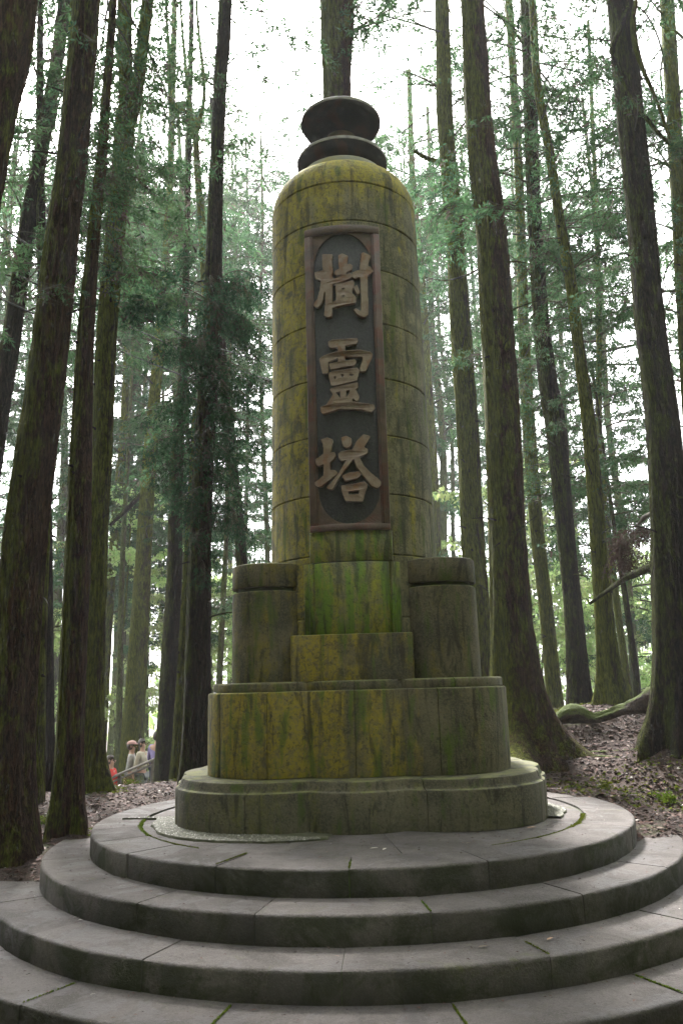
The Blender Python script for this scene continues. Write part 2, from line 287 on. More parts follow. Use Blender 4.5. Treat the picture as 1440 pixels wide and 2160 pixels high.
# outlines of the three characters on the plaque: (distance along the bowed plaque, height)
GLYPHS = [[[(0.153,4.865),(0.16,4.868),(0.171,4.868),(0.226,4.843),(0.226,4.837),(0.205,4.777),(0.202,4.742),(0.205,4.736),(0.21,4.734),(0.221,4.737),(0.228,4.727),(0.242,4.695),(0.239,4.688),(0.215,4.663),(0.196,4.651),(0.194,4.644),(0.187,4.45),(0.188,4.438),(0.191,4.427),(0.186,4.28),(0.185,4.275),(0.18,4.269),(0.162,4.255),(0.156,4.253),(0.135,4.254),(0.109,4.264),(0.087,4.282),(0.083,4.29),(0.066,4.31),(0.064,4.315),(0.079,4.326),(0.121,4.304),(0.126,4.304),(0.129,4.311),(0.135,4.492),(0.13,4.509),(0.133,4.605),(0.126,4.629),(0.12,4.63),(0.115,4.629),(0.11,4.626),(0.094,4.623),(0.083,4.618),(0.072,4.619),(0.066,4.626),(0.059,4.638),(0.058,4.643),(0.061,4.666),(0.063,4.673),(0.074,4.676),(0.09,4.686),(0.117,4.695),(0.129,4.702),(0.131,4.708),(0.132,4.749),(0.138,4.766),(0.139,4.801),(0.145,4.818),(0.146,4.853),(0.148,4.859)],[(-0.035,4.853),(-0.027,4.855),(-0.021,4.854),(0.021,4.833),(0.023,4.816),(0.017,4.799),(0.016,4.764),(0.012,4.753),(0.012,4.747),(0.018,4.746),(0.034,4.754),(0.039,4.754),(0.061,4.741),(0.062,4.735),(0.058,4.724),(0.055,4.701),(0.032,4.688),(0.022,4.686),(0.009,4.678),(0.004,4.673),(-0.0,4.656),(0.005,4.653),(0.01,4.654),(0.042,4.665),(0.052,4.647),(0.056,4.643),(0.055,4.638),(0.043,4.621),(0.03,4.614),(0.004,4.606),(-0.012,4.598),(-0.039,4.591),(-0.055,4.583),(-0.066,4.581),(-0.071,4.578),(-0.087,4.58),(-0.092,4.575),(-0.113,4.575),(-0.12,4.573),(-0.122,4.562),(-0.126,4.409),(-0.129,4.399),(-0.129,4.393),(-0.129,4.392),(-0.118,4.399),(-0.091,4.411),(-0.088,4.417),(-0.087,4.474),(-0.092,4.491),(-0.09,4.559),(-0.087,4.566),(-0.082,4.567),(-0.045,4.565),(-0.04,4.568),(-0.003,4.575),(0.019,4.583),(0.034,4.585),(0.04,4.588),(0.056,4.592),(0.061,4.589),(0.069,4.581),(0.072,4.575),(0.072,4.569),(0.068,4.558),(0.067,4.541),(0.057,4.518),(0.047,4.484),(0.052,4.471),(0.084,4.434),(0.084,4.394),(0.081,4.388),(0.065,4.381),(0.044,4.38),(0.028,4.375),(0.013,4.375),(0.002,4.371),(-0.019,4.369),(-0.024,4.366),(-0.04,4.365),(-0.045,4.362),(-0.061,4.36),(-0.066,4.357),(-0.087,4.357),(-0.103,4.349),(-0.119,4.345),(-0.126,4.348),(-0.129,4.36),(-0.134,4.354),(-0.132,4.348),(-0.134,4.275),(-0.136,4.27),(-0.159,4.26),(-0.169,4.261),(-0.185,4.272),(-0.196,4.277),(-0.198,4.283),(-0.198,4.306),(-0.192,4.322),(-0.191,4.367),(-0.185,4.383),(-0.183,4.501),(-0.185,4.515),(-0.192,4.508),(-0.203,4.487),(-0.205,4.459),(-0.21,4.449),(-0.213,4.426),(-0.224,4.406),(-0.249,4.374),(-0.254,4.37),(-0.26,4.371),(-0.292,4.389),(-0.289,4.412),(-0.283,4.422),(-0.257,4.445),(-0.248,4.483),(-0.244,4.488),(-0.242,4.505),(-0.231,4.532),(-0.23,4.56),(-0.225,4.576),(-0.222,4.616),(-0.232,4.625),(-0.243,4.629),(-0.259,4.641),(-0.271,4.648),(-0.274,4.671),(-0.278,4.684),(-0.278,4.701),(-0.275,4.707),(-0.258,4.707),(-0.252,4.709),(-0.235,4.708),(-0.23,4.711),(-0.213,4.71),(-0.201,4.716),(-0.199,4.721),(-0.199,4.738),(-0.204,4.756),(-0.203,4.866),(-0.193,4.867),(-0.122,4.857),(-0.115,4.854),(-0.115,4.848),(-0.115,4.836),(-0.119,4.825),(-0.124,4.797),(-0.122,4.785),(-0.122,4.751),(-0.118,4.739),(-0.118,4.71),(-0.113,4.692),(-0.115,4.681),(-0.123,4.665),(-0.124,4.642),(-0.102,4.614),(-0.097,4.612),(-0.091,4.623),(-0.048,4.634),(-0.032,4.642),(-0.022,4.644),(-0.016,4.649),(-0.011,4.651),(-0.027,4.654),(-0.058,4.656),(-0.069,4.652),(-0.08,4.652),(-0.087,4.656),(-0.091,4.662),(-0.092,4.667),(-0.093,4.69),(-0.084,4.697),(-0.056,4.71),(-0.054,4.716),(-0.054,4.733),(-0.058,4.751),(-0.057,4.843)],[(0.083,4.541),(0.097,4.546),(0.108,4.519),(0.11,4.508),(0.118,4.491),(0.118,4.485),(0.117,4.474),(0.11,4.467),(0.099,4.465),(0.093,4.468),(0.078,4.501),(0.076,4.513),(0.069,4.53),(0.072,4.535)],[(-0.025,4.528),(-0.042,4.521),(-0.043,4.516),(-0.041,4.509),(-0.031,4.507),(-0.009,4.514),(-0.007,4.52),(-0.009,4.526),(-0.014,4.528)],[(-0.027,4.46),(-0.044,4.453),(-0.045,4.442),(-0.043,4.435),(-0.038,4.434),(-0.033,4.434),(-0.013,4.441),(-0.015,4.458),(-0.021,4.46)]],[[(-0.004,4.044),(0.003,4.046),(0.081,4.047),(0.087,4.032),(0.087,4.02),(0.075,3.997),(0.054,3.995),(0.038,3.99),(0.017,3.991),(0.002,3.986),(-0.019,3.986),(-0.024,3.985),(-0.027,3.978),(-0.029,3.935),(-0.026,3.932),(-0.015,3.931),(0.0,3.936),(0.057,3.935),(0.073,3.94),(0.109,3.941),(0.119,3.937),(0.135,3.936),(0.146,3.932),(0.161,3.932),(0.172,3.928),(0.193,3.927),(0.21,3.91),(0.21,3.888),(0.203,3.866),(0.177,3.815),(0.174,3.804),(0.165,3.787),(0.163,3.776),(0.152,3.754),(0.145,3.746),(0.129,3.745),(0.108,3.744),(0.102,3.747),(0.101,3.752),(0.103,3.779),(0.127,3.846),(0.124,3.873),(0.118,3.88),(-0.022,3.882),(-0.027,3.881),(-0.03,3.874),(-0.03,3.847),(-0.028,3.841),(-0.023,3.84),(-0.013,3.843),(0.003,3.843),(0.018,3.848),(0.034,3.848),(0.049,3.853),(0.055,3.85),(0.066,3.834),(0.067,3.828),(0.06,3.812),(0.045,3.796),(0.037,3.793),(0.007,3.794),(-0.009,3.789),(-0.035,3.79),(-0.045,3.786),(-0.061,3.786),(-0.071,3.782),(-0.087,3.781),(-0.092,3.778),(-0.113,3.778),(-0.118,3.775),(-0.139,3.775),(-0.149,3.772),(-0.155,3.774),(-0.157,3.78),(-0.158,3.797),(-0.162,3.808),(-0.163,3.825),(-0.159,3.826),(-0.138,3.826),(-0.127,3.829),(-0.111,3.829),(-0.106,3.832),(-0.09,3.833),(-0.088,3.84),(-0.087,3.861),(-0.089,3.868),(-0.095,3.87),(-0.1,3.869),(-0.116,3.862),(-0.126,3.861),(-0.175,3.848),(-0.177,3.843),(-0.179,3.75),(-0.181,3.745),(-0.187,3.743),(-0.208,3.744),(-0.219,3.742),(-0.225,3.744),(-0.228,3.762),(-0.231,3.768),(-0.233,3.784),(-0.236,3.79),(-0.238,3.812),(-0.241,3.818),(-0.243,3.835),(-0.246,3.841),(-0.248,3.858),(-0.251,3.863),(-0.251,3.88),(-0.25,3.885),(-0.215,3.904),(-0.205,3.908),(-0.194,3.909),(-0.172,3.915),(-0.156,3.916),(-0.135,3.922),(-0.119,3.923),(-0.114,3.926),(-0.104,3.927),(-0.088,3.932),(-0.085,3.938),(-0.084,3.965),(-0.087,3.972),(-0.092,3.974),(-0.108,3.975),(-0.118,3.972),(-0.129,3.972),(-0.15,3.974),(-0.157,3.978),(-0.162,3.984),(-0.167,3.995),(-0.168,4.029),(-0.159,4.035),(-0.137,4.043),(-0.132,4.044),(-0.101,4.041),(-0.085,4.045),(-0.012,4.041)],[(0.039,3.769),(0.047,3.771),(0.073,3.773),(0.089,3.752),(0.088,3.73),(0.085,3.725),(0.083,3.709),(0.079,3.703),(0.071,3.665),(0.066,3.66),(0.049,3.656),(0.043,3.653),(0.028,3.651),(0.023,3.648),(0.002,3.646),(-0.003,3.643),(-0.018,3.642),(-0.024,3.639),(-0.044,3.637),(-0.049,3.635),(-0.065,3.633),(-0.07,3.63),(-0.091,3.629),(-0.096,3.627),(-0.111,3.626),(-0.122,3.622),(-0.143,3.625),(-0.154,3.633),(-0.159,3.65),(-0.166,3.689),(-0.169,3.695),(-0.169,3.716),(-0.174,3.733),(-0.171,3.739),(-0.161,3.741),(-0.145,3.748),(-0.124,3.752),(-0.108,3.751),(-0.092,3.755),(-0.072,3.754),(-0.056,3.758),(-0.036,3.757),(-0.02,3.762),(-0.005,3.762),(0.011,3.766),(0.031,3.766)],[(0.004,3.723),(0.001,3.721),(0.001,3.715),(0.009,3.698),(0.019,3.696),(0.035,3.697),(0.041,3.709),(0.043,3.714),(0.04,3.721),(0.035,3.722)],[(-0.068,3.719),(-0.07,3.713),(-0.064,3.691),(-0.058,3.688),(-0.048,3.689),(-0.041,3.706),(-0.04,3.711),(-0.041,3.717),(-0.047,3.72),(-0.062,3.721)],[(-0.12,3.708),(-0.129,3.701),(-0.128,3.685),(-0.126,3.679),(-0.115,3.676),(-0.109,3.678),(-0.107,3.683),(-0.107,3.7),(-0.109,3.706),(-0.114,3.708)],[(0.066,3.638),(0.074,3.639),(0.076,3.633),(0.074,3.595),(0.067,3.588),(0.053,3.579),(0.082,3.514),(0.081,3.488),(0.069,3.475),(0.059,3.474),(0.053,3.475),(0.034,3.496),(0.029,3.497),(0.022,3.483),(0.019,3.467),(0.028,3.464),(0.053,3.464),(0.068,3.458),(0.089,3.458),(0.104,3.453),(0.125,3.453),(0.14,3.448),(0.161,3.449),(0.176,3.444),(0.203,3.444),(0.209,3.438),(0.211,3.427),(0.214,3.422),(0.215,3.411),(0.212,3.404),(0.195,3.386),(0.19,3.382),(0.174,3.38),(0.102,3.399),(0.051,3.4),(0.036,3.405),(-0.091,3.411),(-0.112,3.406),(-0.128,3.399),(-0.138,3.397),(-0.206,3.38),(-0.222,3.379),(-0.228,3.377),(-0.233,3.378),(-0.238,3.383),(-0.25,3.402),(-0.252,3.44),(-0.204,3.45),(-0.187,3.47),(-0.183,3.477),(-0.171,3.49),(-0.163,3.505),(-0.154,3.515),(-0.14,3.54),(-0.143,3.557),(-0.156,3.569),(-0.161,3.58),(-0.163,3.591),(-0.154,3.597),(-0.138,3.598),(-0.133,3.601),(-0.112,3.601),(-0.107,3.604),(-0.091,3.605),(-0.086,3.608),(-0.071,3.609),(-0.065,3.612),(-0.05,3.613),(-0.045,3.616),(-0.024,3.617),(-0.019,3.62),(-0.004,3.622),(0.002,3.625),(0.022,3.626),(0.027,3.629),(0.043,3.631),(0.048,3.634)],[(-0.005,3.576),(-0.01,3.573),(-0.025,3.571),(-0.028,3.565),(-0.029,3.517),(-0.027,3.504),(-0.017,3.514),(-0.011,3.524),(0.001,3.537),(0.008,3.569),(0.005,3.575),(0.0,3.577)],[(-0.087,3.565),(-0.092,3.562),(-0.108,3.561),(-0.117,3.555),(-0.116,3.549),(-0.103,3.534),(-0.098,3.524),(-0.087,3.509),(-0.084,3.501),(-0.079,3.497),(-0.076,3.509),(-0.075,3.557),(-0.077,3.563),(-0.082,3.565)],[(-0.136,3.473),(-0.144,3.466),(-0.145,3.46),(-0.142,3.458),(-0.136,3.458),(-0.122,3.464),(-0.126,3.472),(-0.131,3.475)]],[[(0.108,3.169),(0.115,3.171),(0.12,3.168),(0.136,3.166),(0.141,3.163),(0.156,3.161),(0.162,3.154),(0.162,3.149),(0.146,3.117),(0.116,3.075),(0.111,3.064),(0.112,3.058),(0.138,3.044),(0.139,3.038),(0.138,3.018),(0.137,3.012),(0.13,3.006),(0.089,2.984),(0.079,2.982),(0.069,2.976),(0.067,2.97),(0.093,2.913),(0.095,2.903),(0.099,2.898),(0.165,2.829),(0.177,2.821),(0.2,2.798),(0.216,2.789),(0.241,2.763),(0.243,2.756),(0.241,2.73),(0.223,2.712),(0.218,2.707),(0.212,2.706),(0.202,2.707),(0.177,2.72),(0.166,2.723),(0.162,2.73),(0.147,2.746),(0.142,2.756),(0.128,2.772),(0.123,2.781),(0.108,2.797),(0.103,2.807),(0.094,2.818),(0.089,2.827),(0.078,2.841),(0.075,2.848),(0.063,2.862),(0.06,2.869),(0.044,2.888),(0.038,2.914),(0.03,2.929),(0.029,2.94),(0.023,2.952),(0.018,2.956),(0.013,2.953),(0.007,2.943),(-0.008,2.927),(-0.014,2.918),(-0.029,2.902),(-0.034,2.893),(-0.055,2.872),(-0.09,2.821),(-0.102,2.808),(-0.116,2.786),(-0.13,2.772),(-0.132,2.761),(-0.161,2.71),(-0.166,2.706),(-0.171,2.705),(-0.202,2.709),(-0.208,2.716),(-0.211,2.726),(-0.185,2.747),(-0.174,2.754),(-0.159,2.776),(-0.147,2.788),(-0.134,2.808),(-0.121,2.822),(-0.117,2.83),(-0.105,2.842),(-0.097,2.857),(-0.089,2.867),(-0.081,2.882),(-0.073,2.892),(-0.066,2.907),(-0.057,2.917),(-0.05,2.932),(-0.042,2.942),(-0.041,2.947),(-0.043,2.949),(-0.053,2.95),(-0.068,2.946),(-0.078,2.947),(-0.083,2.948),(-0.088,2.952),(-0.104,2.972),(-0.106,3.008),(-0.088,3.023),(-0.076,3.029),(-0.056,3.029),(-0.04,3.033),(-0.02,3.032),(-0.01,3.036),(0.005,3.037),(0.012,3.039),(0.017,3.044),(0.046,3.101),(0.058,3.119)],[(-0.05,3.157),(-0.037,3.161),(-0.002,3.141),(0.004,3.134),(0.005,3.118),(0.003,3.081),(-0.02,3.06),(-0.035,3.059),(-0.05,3.061),(-0.056,3.068),(-0.063,3.084),(-0.071,3.095),(-0.072,3.116),(-0.076,3.127),(-0.076,3.148),(-0.062,3.154)],[(-0.22,3.154),(-0.201,3.158),(-0.159,3.138),(-0.158,3.133),(-0.158,3.117),(-0.162,3.107),(-0.165,3.086),(-0.169,3.076),(-0.17,3.055),(-0.175,3.04),(-0.176,3.029),(-0.173,3.023),(-0.168,3.021),(-0.158,3.021),(-0.147,3.024),(-0.142,3.022),(-0.135,3.0),(-0.142,2.979),(-0.147,2.969),(-0.159,2.957),(-0.172,2.951),(-0.182,2.941),(-0.184,2.879),(-0.183,2.874),(-0.177,2.871),(-0.141,2.867),(-0.124,2.848),(-0.12,2.843),(-0.12,2.838),(-0.135,2.823),(-0.16,2.81),(-0.182,2.791),(-0.213,2.773),(-0.23,2.759),(-0.239,2.755),(-0.253,2.744),(-0.27,2.736),(-0.286,2.737),(-0.308,2.747),(-0.314,2.758),(-0.317,2.774),(-0.29,2.794),(-0.277,2.8),(-0.252,2.821),(-0.24,2.827),(-0.238,2.837),(-0.236,2.92),(-0.239,2.927),(-0.244,2.928),(-0.26,2.921),(-0.271,2.92),(-0.276,2.918),(-0.287,2.918),(-0.293,2.921),(-0.305,2.944),(-0.307,2.975),(-0.291,2.986),(-0.283,2.988),(-0.271,2.997),(-0.261,3.001),(-0.249,3.011),(-0.24,3.015),(-0.235,3.019),(-0.233,3.072),(-0.237,3.088),(-0.237,3.104),(-0.238,3.109),(-0.251,3.137),(-0.253,3.148)],[(0.037,2.841),(0.044,2.844),(0.059,2.844),(0.064,2.842),(0.071,2.836),(0.074,2.825),(0.07,2.815),(0.063,2.803),(0.053,2.793),(0.043,2.791),(0.038,2.788),(0.023,2.787),(0.017,2.784),(0.002,2.782),(-0.003,2.779),(-0.018,2.777),(-0.023,2.775),(-0.038,2.773),(-0.048,2.77),(-0.053,2.771),(-0.064,2.778),(-0.066,2.788),(-0.074,2.804),(-0.075,2.815),(-0.051,2.825),(-0.041,2.827),(-0.026,2.834),(-0.016,2.836),(-0.011,2.839),(0.029,2.839)],[(0.094,2.753),(0.102,2.756),(0.109,2.753),(0.126,2.735),(0.127,2.728),(0.124,2.722),(0.122,2.707),(0.108,2.671),(0.105,2.656),(0.102,2.651),(0.094,2.615),(0.087,2.598),(0.082,2.593),(0.076,2.592),(-0.048,2.596),(-0.055,2.598),(-0.059,2.604),(-0.068,2.625),(-0.07,2.635),(-0.087,2.687),(-0.088,2.728),(-0.079,2.73),(-0.059,2.729),(-0.044,2.733),(-0.024,2.733),(-0.009,2.737),(0.011,2.737),(0.021,2.74),(0.036,2.741),(0.046,2.745),(0.061,2.746),(0.071,2.75),(0.087,2.751)],[(0.055,2.688),(0.044,2.685),(0.02,2.685),(0.004,2.68),(-0.025,2.68),(-0.032,2.674),(-0.033,2.669),(-0.034,2.654),(-0.032,2.648),(-0.026,2.646),(0.023,2.644),(0.038,2.649),(0.053,2.649),(0.058,2.65),(0.061,2.656),(0.062,2.682),(0.06,2.688)]]]

# ------------------------------------------------------------------ terrain
MX, MY = 0.03, 0.10                       # axis of the monument
def P_(*a): return a
GP = [(-2.99,-.22,-.34),(-2.8,.35,-.30),(-2.5,.65,-.21),(-2.1,1.35,-.06),(-1.8,2.0,.0),(-3.2,-1.0,-.50),(-3.6,-2.5,-.72),(-3.9,-5,-.74),(-7,-4,-.6),(-6,-1,-.35),(-9,2,-.2),
 (-2.95,-.16,-.20),(-5.1,3.4,-.20),(-3.43,1.74,-.05),(-3.9,3.44,-.13),(-2.62,.34,-.10),(-3.08,2.64,-.06),(-2.2,3.2,-.06),(-1.95,2.94,-.03),(-1.2,3.2,.0),(-2.4,4.6,-.34),(-3.3,5.8,-.7),(-4.2,7.5,-1.1),(-4.5,9.4,-1.6),(-4.7,12.4,-2.1),(-7,8,-1.2),(-10,10,-1.5),
 (-3.15,6.9,-1.0),(-2,8.4,-1.2),(-6.6,16.4,-3.0),(-8,25,-5),(0,3.4,.1),(0,6,-.1),(0,12,-1.6),(0,25,-5),(1.9,5.4,.45),(1.8,2.24,.16),(1.6,1.8,.06),(2.3,.95,.02),(2.5,.1,-.14),(2.9,.35,-.14),(3.2,-.3,-.30),(3.5,-1.5,-.62),(3.8,-3.5,-.72),(6,-5,-.6),(4.5,-.2,-.05),(4.0,.8,.12),
 (2.6,2.0,.24),(2.75,2.7,.26),(3.1,2.55,.30),(3.0,3.7,.66),(3.4,1.64,.40),(3.5,5.94,.62),(3.49,7.44,.56),(3.57,4.44,.72),(2.4,4.2,.62),(4.9,4.4,.60),(5.9,10.4,.45),(6,8,.6),(8,2,.6),(12,6,.9),(4,11,-.2),(4,16,-2.2),(8,22,-3.5),(0,40,-8),(-20,40,-8),(25,40,-7),(0,-8,-.75),(0,-4.5,-.74),(-12,-12,-.7),(12,-12,-.6),(0,70,-12),(-60,60,-12),(60,60,-12),(-60,0,-2),(60,0,0),(0,-60,-2)]
GPA = np.array(GP, float)
def ground_z(x, y, rough=True):
    x = np.asarray(x, float); y = np.asarray(y, float); sh = x.shape; X = x.ravel(); Y = y.ravel()
    z = np.zeros(len(X))
    for i in range(0, len(X), 20000):
        xx, yy = X[i:i+20000], Y[i:i+20000]
        d2 = (xx[:, None]-GPA[:, 0])**2+(yy[:, None]-GPA[:, 1])**2
        w = 1/(d2+.03)**1.7; z[i:i+20000] = (w*GPA[:, 2]).sum(1)/w.sum(1)
    if rough: z = z+.022*snoise(X*3.1, Y*3.1, 5, 4)+.012*snoise(X*11, Y*11, 6, 2)
    # never above the lowest slab inside the circle of steps
    r = np.hypot(X, Y); back = np.clip((Y+.3)/1.2, 0, 1)
    lim = np.where(r < 3.6, -.70, 1e9)
    side = np.clip((Y+2.2)/1.5, 0, 1)
    front = np.minimum(z, lim)*(1-side)+z*side
    z = np.where(r < 2.12, np.minimum(front, -.2), front)
    return z.reshape(sh)

def build_ground():
    xs = np.concatenate([np.linspace(-90, -12, 14)[:-1], np.linspace(-12, -5, 30)[:-1], np.linspace(-5, 5.5, 190)[:-1], np.linspace(5.5, 13, 30)[:-1], np.linspace(13, 90, 14)])
    ys = np.concatenate([np.linspace(-70, -6, 10)[:-1], np.linspace(-6, -2, 25)[:-1], np.linspace(-2, 6.5, 150)[:-1], np.linspace(6.5, 20, 40)[:-1], np.linspace(20, 120, 18)])
    X, Y = np.meshgrid(xs, ys, indexing='ij'); Z = ground_z(X, Y)
    V, Fc = grid_mesh(np.stack([X, Y, Z], -1))
    me = mesh_np('forest_floor', V, Fc, 4, True)
    m, nt, b = new_mat('forest_soil'); N = NT(nt)
    n1 = N.noise(1.4, None, 5, .6); n2 = N.noise(18, None, 5, .7); n3 = N.noise(70, None, 3, .7)
    col = N.mix(N.rng(n2, .35, .65), (.020, .011, .008), (.046, .025, .018)); col = N.mix(N.rng(n3, .5, .7, 0, .6), col, (.10, .07, .06))
    col = N.mix(N.rng(n1, .56, .66, 0, .6), col, (.06, .075, .018))
    N.l(col, b.inputs['Base Color']); b.inputs['Roughness'].default_value = .95
    N.bump(N.math('ADD', n2, n3), b, .8, .03)
    o = link('forest_floor', me, m); tag(o, 'brown leaf strewn forest floor around the stone steps', kind='structure')
    return o
build_ground()

# ------------------------------------------------------------------ round steps, each stone a piece
SX, SY = .025, .04
def sector_stone(name, r0, r1, z0, z1, a0, a1, mat, parent, gap=.005, nose=.022, seed=0, n=None, slope=0.0):
    rg = np.random.default_rng(seed); n = n or max(4, int((a1-a0)/R(2.2)))
    ga = gap/2/((r0+r1)/2); a0 += ga; a1 -= ga
    dz = rg.uniform(-.003, .003); dr = rg.uniform(-.004, .004)
    r1 += dr
    prof = [(r0, z0), (r1-.006, z0), (r1, z0+.012), (r1, z1-nose)]
    for k in range(1, 4): t = k/4*math.pi/2; prof.append((r1-nose+nose*math.cos(t), z1-nose+nose*math.sin(t)))
    prof += [(r1-nose, z1), ((r0+r1)/2, z1), (r0, z1)]
    prof = np.array(prof); A = np.linspace(a0, a1, n+1)
    P = np.zeros((n+1, len(prof), 3))
    for i, a in enumerate(A):
        e = min(i, n-i); sh = .006 if e == 0 else 0
        rr = prof[:, 0]+.0025*np.sin(a*23+seed); zz = prof[:, 1]+dz*(prof[:, 1] > z0+.05)-sh*.6*(prof[:, 1] > z1-.004)+slope*(r1-prof[:, 0])*(prof[:, 1] > z1-.05)
        rr = rr-sh*(prof[:, 0] > r1-.004)*.5
        P[i] = np.stack([SX+rr*np.cos(a), SY+rr*np.sin(a), zz], 1)
    V, Fc = grid_mesh(P, closed_v=True); k = len(prof)
    Fc.append(tuple(range(k))); Fc.append(tuple(n*k+j for j in reversed(range(k))))
    me = mesh_py(name, V, [tuple(reversed(f)) for f in Fc]); smooth_by_angle(me, 38)
    return link(name, me, mat, parent)

def ring_core(name, r0, r1, z0, z1, mat, parent):
    A = np.linspace(0, 2*np.pi, 97)[:-1]; prof = np.array([(r0, z0), (r1, z0), (r1, z1), (r0, z1)])
    P = np.array([[(SX+r*np.cos(a), SY+r*np.sin(a), z) for r, z in prof] for a in A])
    V, Fc = grid_mesh(P, closed_u=True, closed_v=True)
    return link(name, mesh_py(name, V, [tuple(reversed(f)) for f in Fc]), mat, parent)

STEPS = [  # outer radius, inner radius, top z, bottom z, joint angles (degrees) known from the front, then regular ones
    (2.245, 1.865, 0.0, -.185, [-166, -151, -136, -114.5, -92.3, -70, -49, -27, -4, 18, 42, 66, 90, 114, 138, 166+4]),
    (2.60, 2.12, -.17, -.355, [-162, -140.5, -122, -104, -81.9, -60, -38, -16, 6, 30, 54, 78, 102, 126, 150, 174]),
    (2.965, 2.44, -.34, -.525, [-170, -152, -133, -114.3, -92.6, -71, -49, -28, -6, 16, 40, 64, 88, 112, 136, 160]),
    (3.36, 2.81, -.51, -.695, [-160, -141, -123, -103.6, -81.9, -60.8, -40, -19, 3, 25, 48, 72, 96, 120, 144, 172]),
]
for k, (ro, ri, zt, zb, js) in enumerate(STEPS):
    t = empty('round_step', (0, 0, 0))
    tag(t, ['topmost round stone step, the rim of the platform under the monument', 'second round stone step from the top, one below the platform rim', 'third round stone step from the top, with three joints on its riser', 'lowest round stone step, cut off by the bottom of the photo'][k], 'step', 'concentric round stone steps')
    ring_core('mortar_bed', ri+.004, ro-.014, zb-.05, zt-.010, M['joint_moss'], t)
    js = sorted(js)
    for i, a in enumerate(js):
        b = js[(i+1) % len(js)]
        if b < a: b += 360
        gp = .007 if (k == 0 and i in (2, 3, 4)) or (i % 4 == 1) else .0035
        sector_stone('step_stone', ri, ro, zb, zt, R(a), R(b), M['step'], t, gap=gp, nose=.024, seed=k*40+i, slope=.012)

# platform paving inside the rim
plat = empty('platform_paving'); tag(plat, 'grey paved platform top inside the mossy circular joint around the monument', 'paving')
def disc_piece(name, r, z0, z1, a0, a1, mat, parent, seed=0):
    n = max(6, int((a1-a0)/R(3))); V = []; A = np.linspace(a0, a1, n+1)
    rr = np.array([.25, .9, r-.01, r])
    prof = [(.25, z1+.02), (.95, z1+.012), (r-.012, z1), (r, z1-.006), (r, z0), (.25, z0)]
    P = np.array([[(SX+q*np.cos(a), SY+q*np.sin(a), z) for q, z in prof] for a in A])
    V, Fc = grid_mesh(P, closed_v=True); k = len(prof); Fc.append(tuple(range(k))); Fc.append(tuple(n*k+j for j in reversed(range(k))))
    me = mesh_py(name, V, [tuple(reversed(f)) for f in Fc]); smooth_by_angle(me, 30); return link(name, me, mat, parent)
pj = [-170, -126, -82, -38, 6, 50, 94, 142]
for i, a in enumerate(pj):
    b = pj[(i+1) % 8]
    if b < a: b += 360
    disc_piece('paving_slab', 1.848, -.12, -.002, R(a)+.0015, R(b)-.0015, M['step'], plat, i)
ring_core('paving_bed', .2, 1.9, -.3, -.014, M['joint'], plat)

# moss growing in the circular joint and some step joints: small tufts, one per run
def tuft_band(name, pts, width, n, parent, h=.016, mat='moss', seed=1):
    rg = np.random.default_rng(seed); pts = np.array(pts, float)
    seg = rg.integers(0, len(pts)-1, n); t = rg.random(n)[:, None]
    c = pts[seg]*(1-t)+pts[seg+1]*t; c[:, :2] += rg.normal(0, width/2, (n, 2))
    sz = rg.uniform(.5, 1.2, n)*h; V = np.zeros((n, 3, 3)); an = rg.uniform(0, 6.28, n)
    for q in range(3):
        a = an+q*2.09; V[:, q, 0] = c[:, 0]+np.cos(a)*sz*.6; V[:, q, 1] = c[:, 1]+np.sin(a)*sz*.6; V[:, q, 2] = c[:, 2]+(sz*.7 if q == 0 else -.002)
    me = mesh_np(name, V, np.arange(n*3), 3, False, np.repeat(rg.random(n), 3))
    o = link(name, me, M[mat], parent); return o
def arc(r, a0, a1, z, n=24, cx=.025, cy=.04): return [(cx+r*math.cos(R(a0+(a1-a0)*i/n)), cy+r*math.sin(R(a0+(a1-a0)*i/n)), z) for i in range(n+1)]
for (a0, a1, w, n) in [(-181, -150, .014, 2600), (-148, -128, .006, 900), (-62, -35, .008, 1300), (-34, -12, .020, 2600)]:
    o = tuft_band('joint_moss', arc(1.857, a0, a1, .0), w, n, plat, .013, seed=int(abs(a0))); o['kind'] = 'stuff'

for (aj, r0_, r1_, zt_, n) in [(-114.5, 1.87, 2.235, .006, 260), (-92.3, 2.0, 2.235, .004, 90), (-103.6, 3.0, 3.34, -.505, 300), (-81.9, 3.0, 3.34, -.505, 240), (-60.8, 2.99, 3.34, -.505, 260), (-123, 3.0, 3.34, -.505, 160), (-81.9, 2.35, 2.59, -.166, 120), (-71, 2.7, 2.95, -.335, 120)]:
    a_ = R(aj); o = tuft_band('joint_moss', [(SX+(r0_+(r1_-r0_)*q/8)*math.cos(a_), SY+(r0_+(r1_-r0_)*q/8)*math.sin(a_), zt_) for q in range(9)], .005, n, plat, .010, seed=int(abs(aj*7))); o['kind'] = 'stuff'
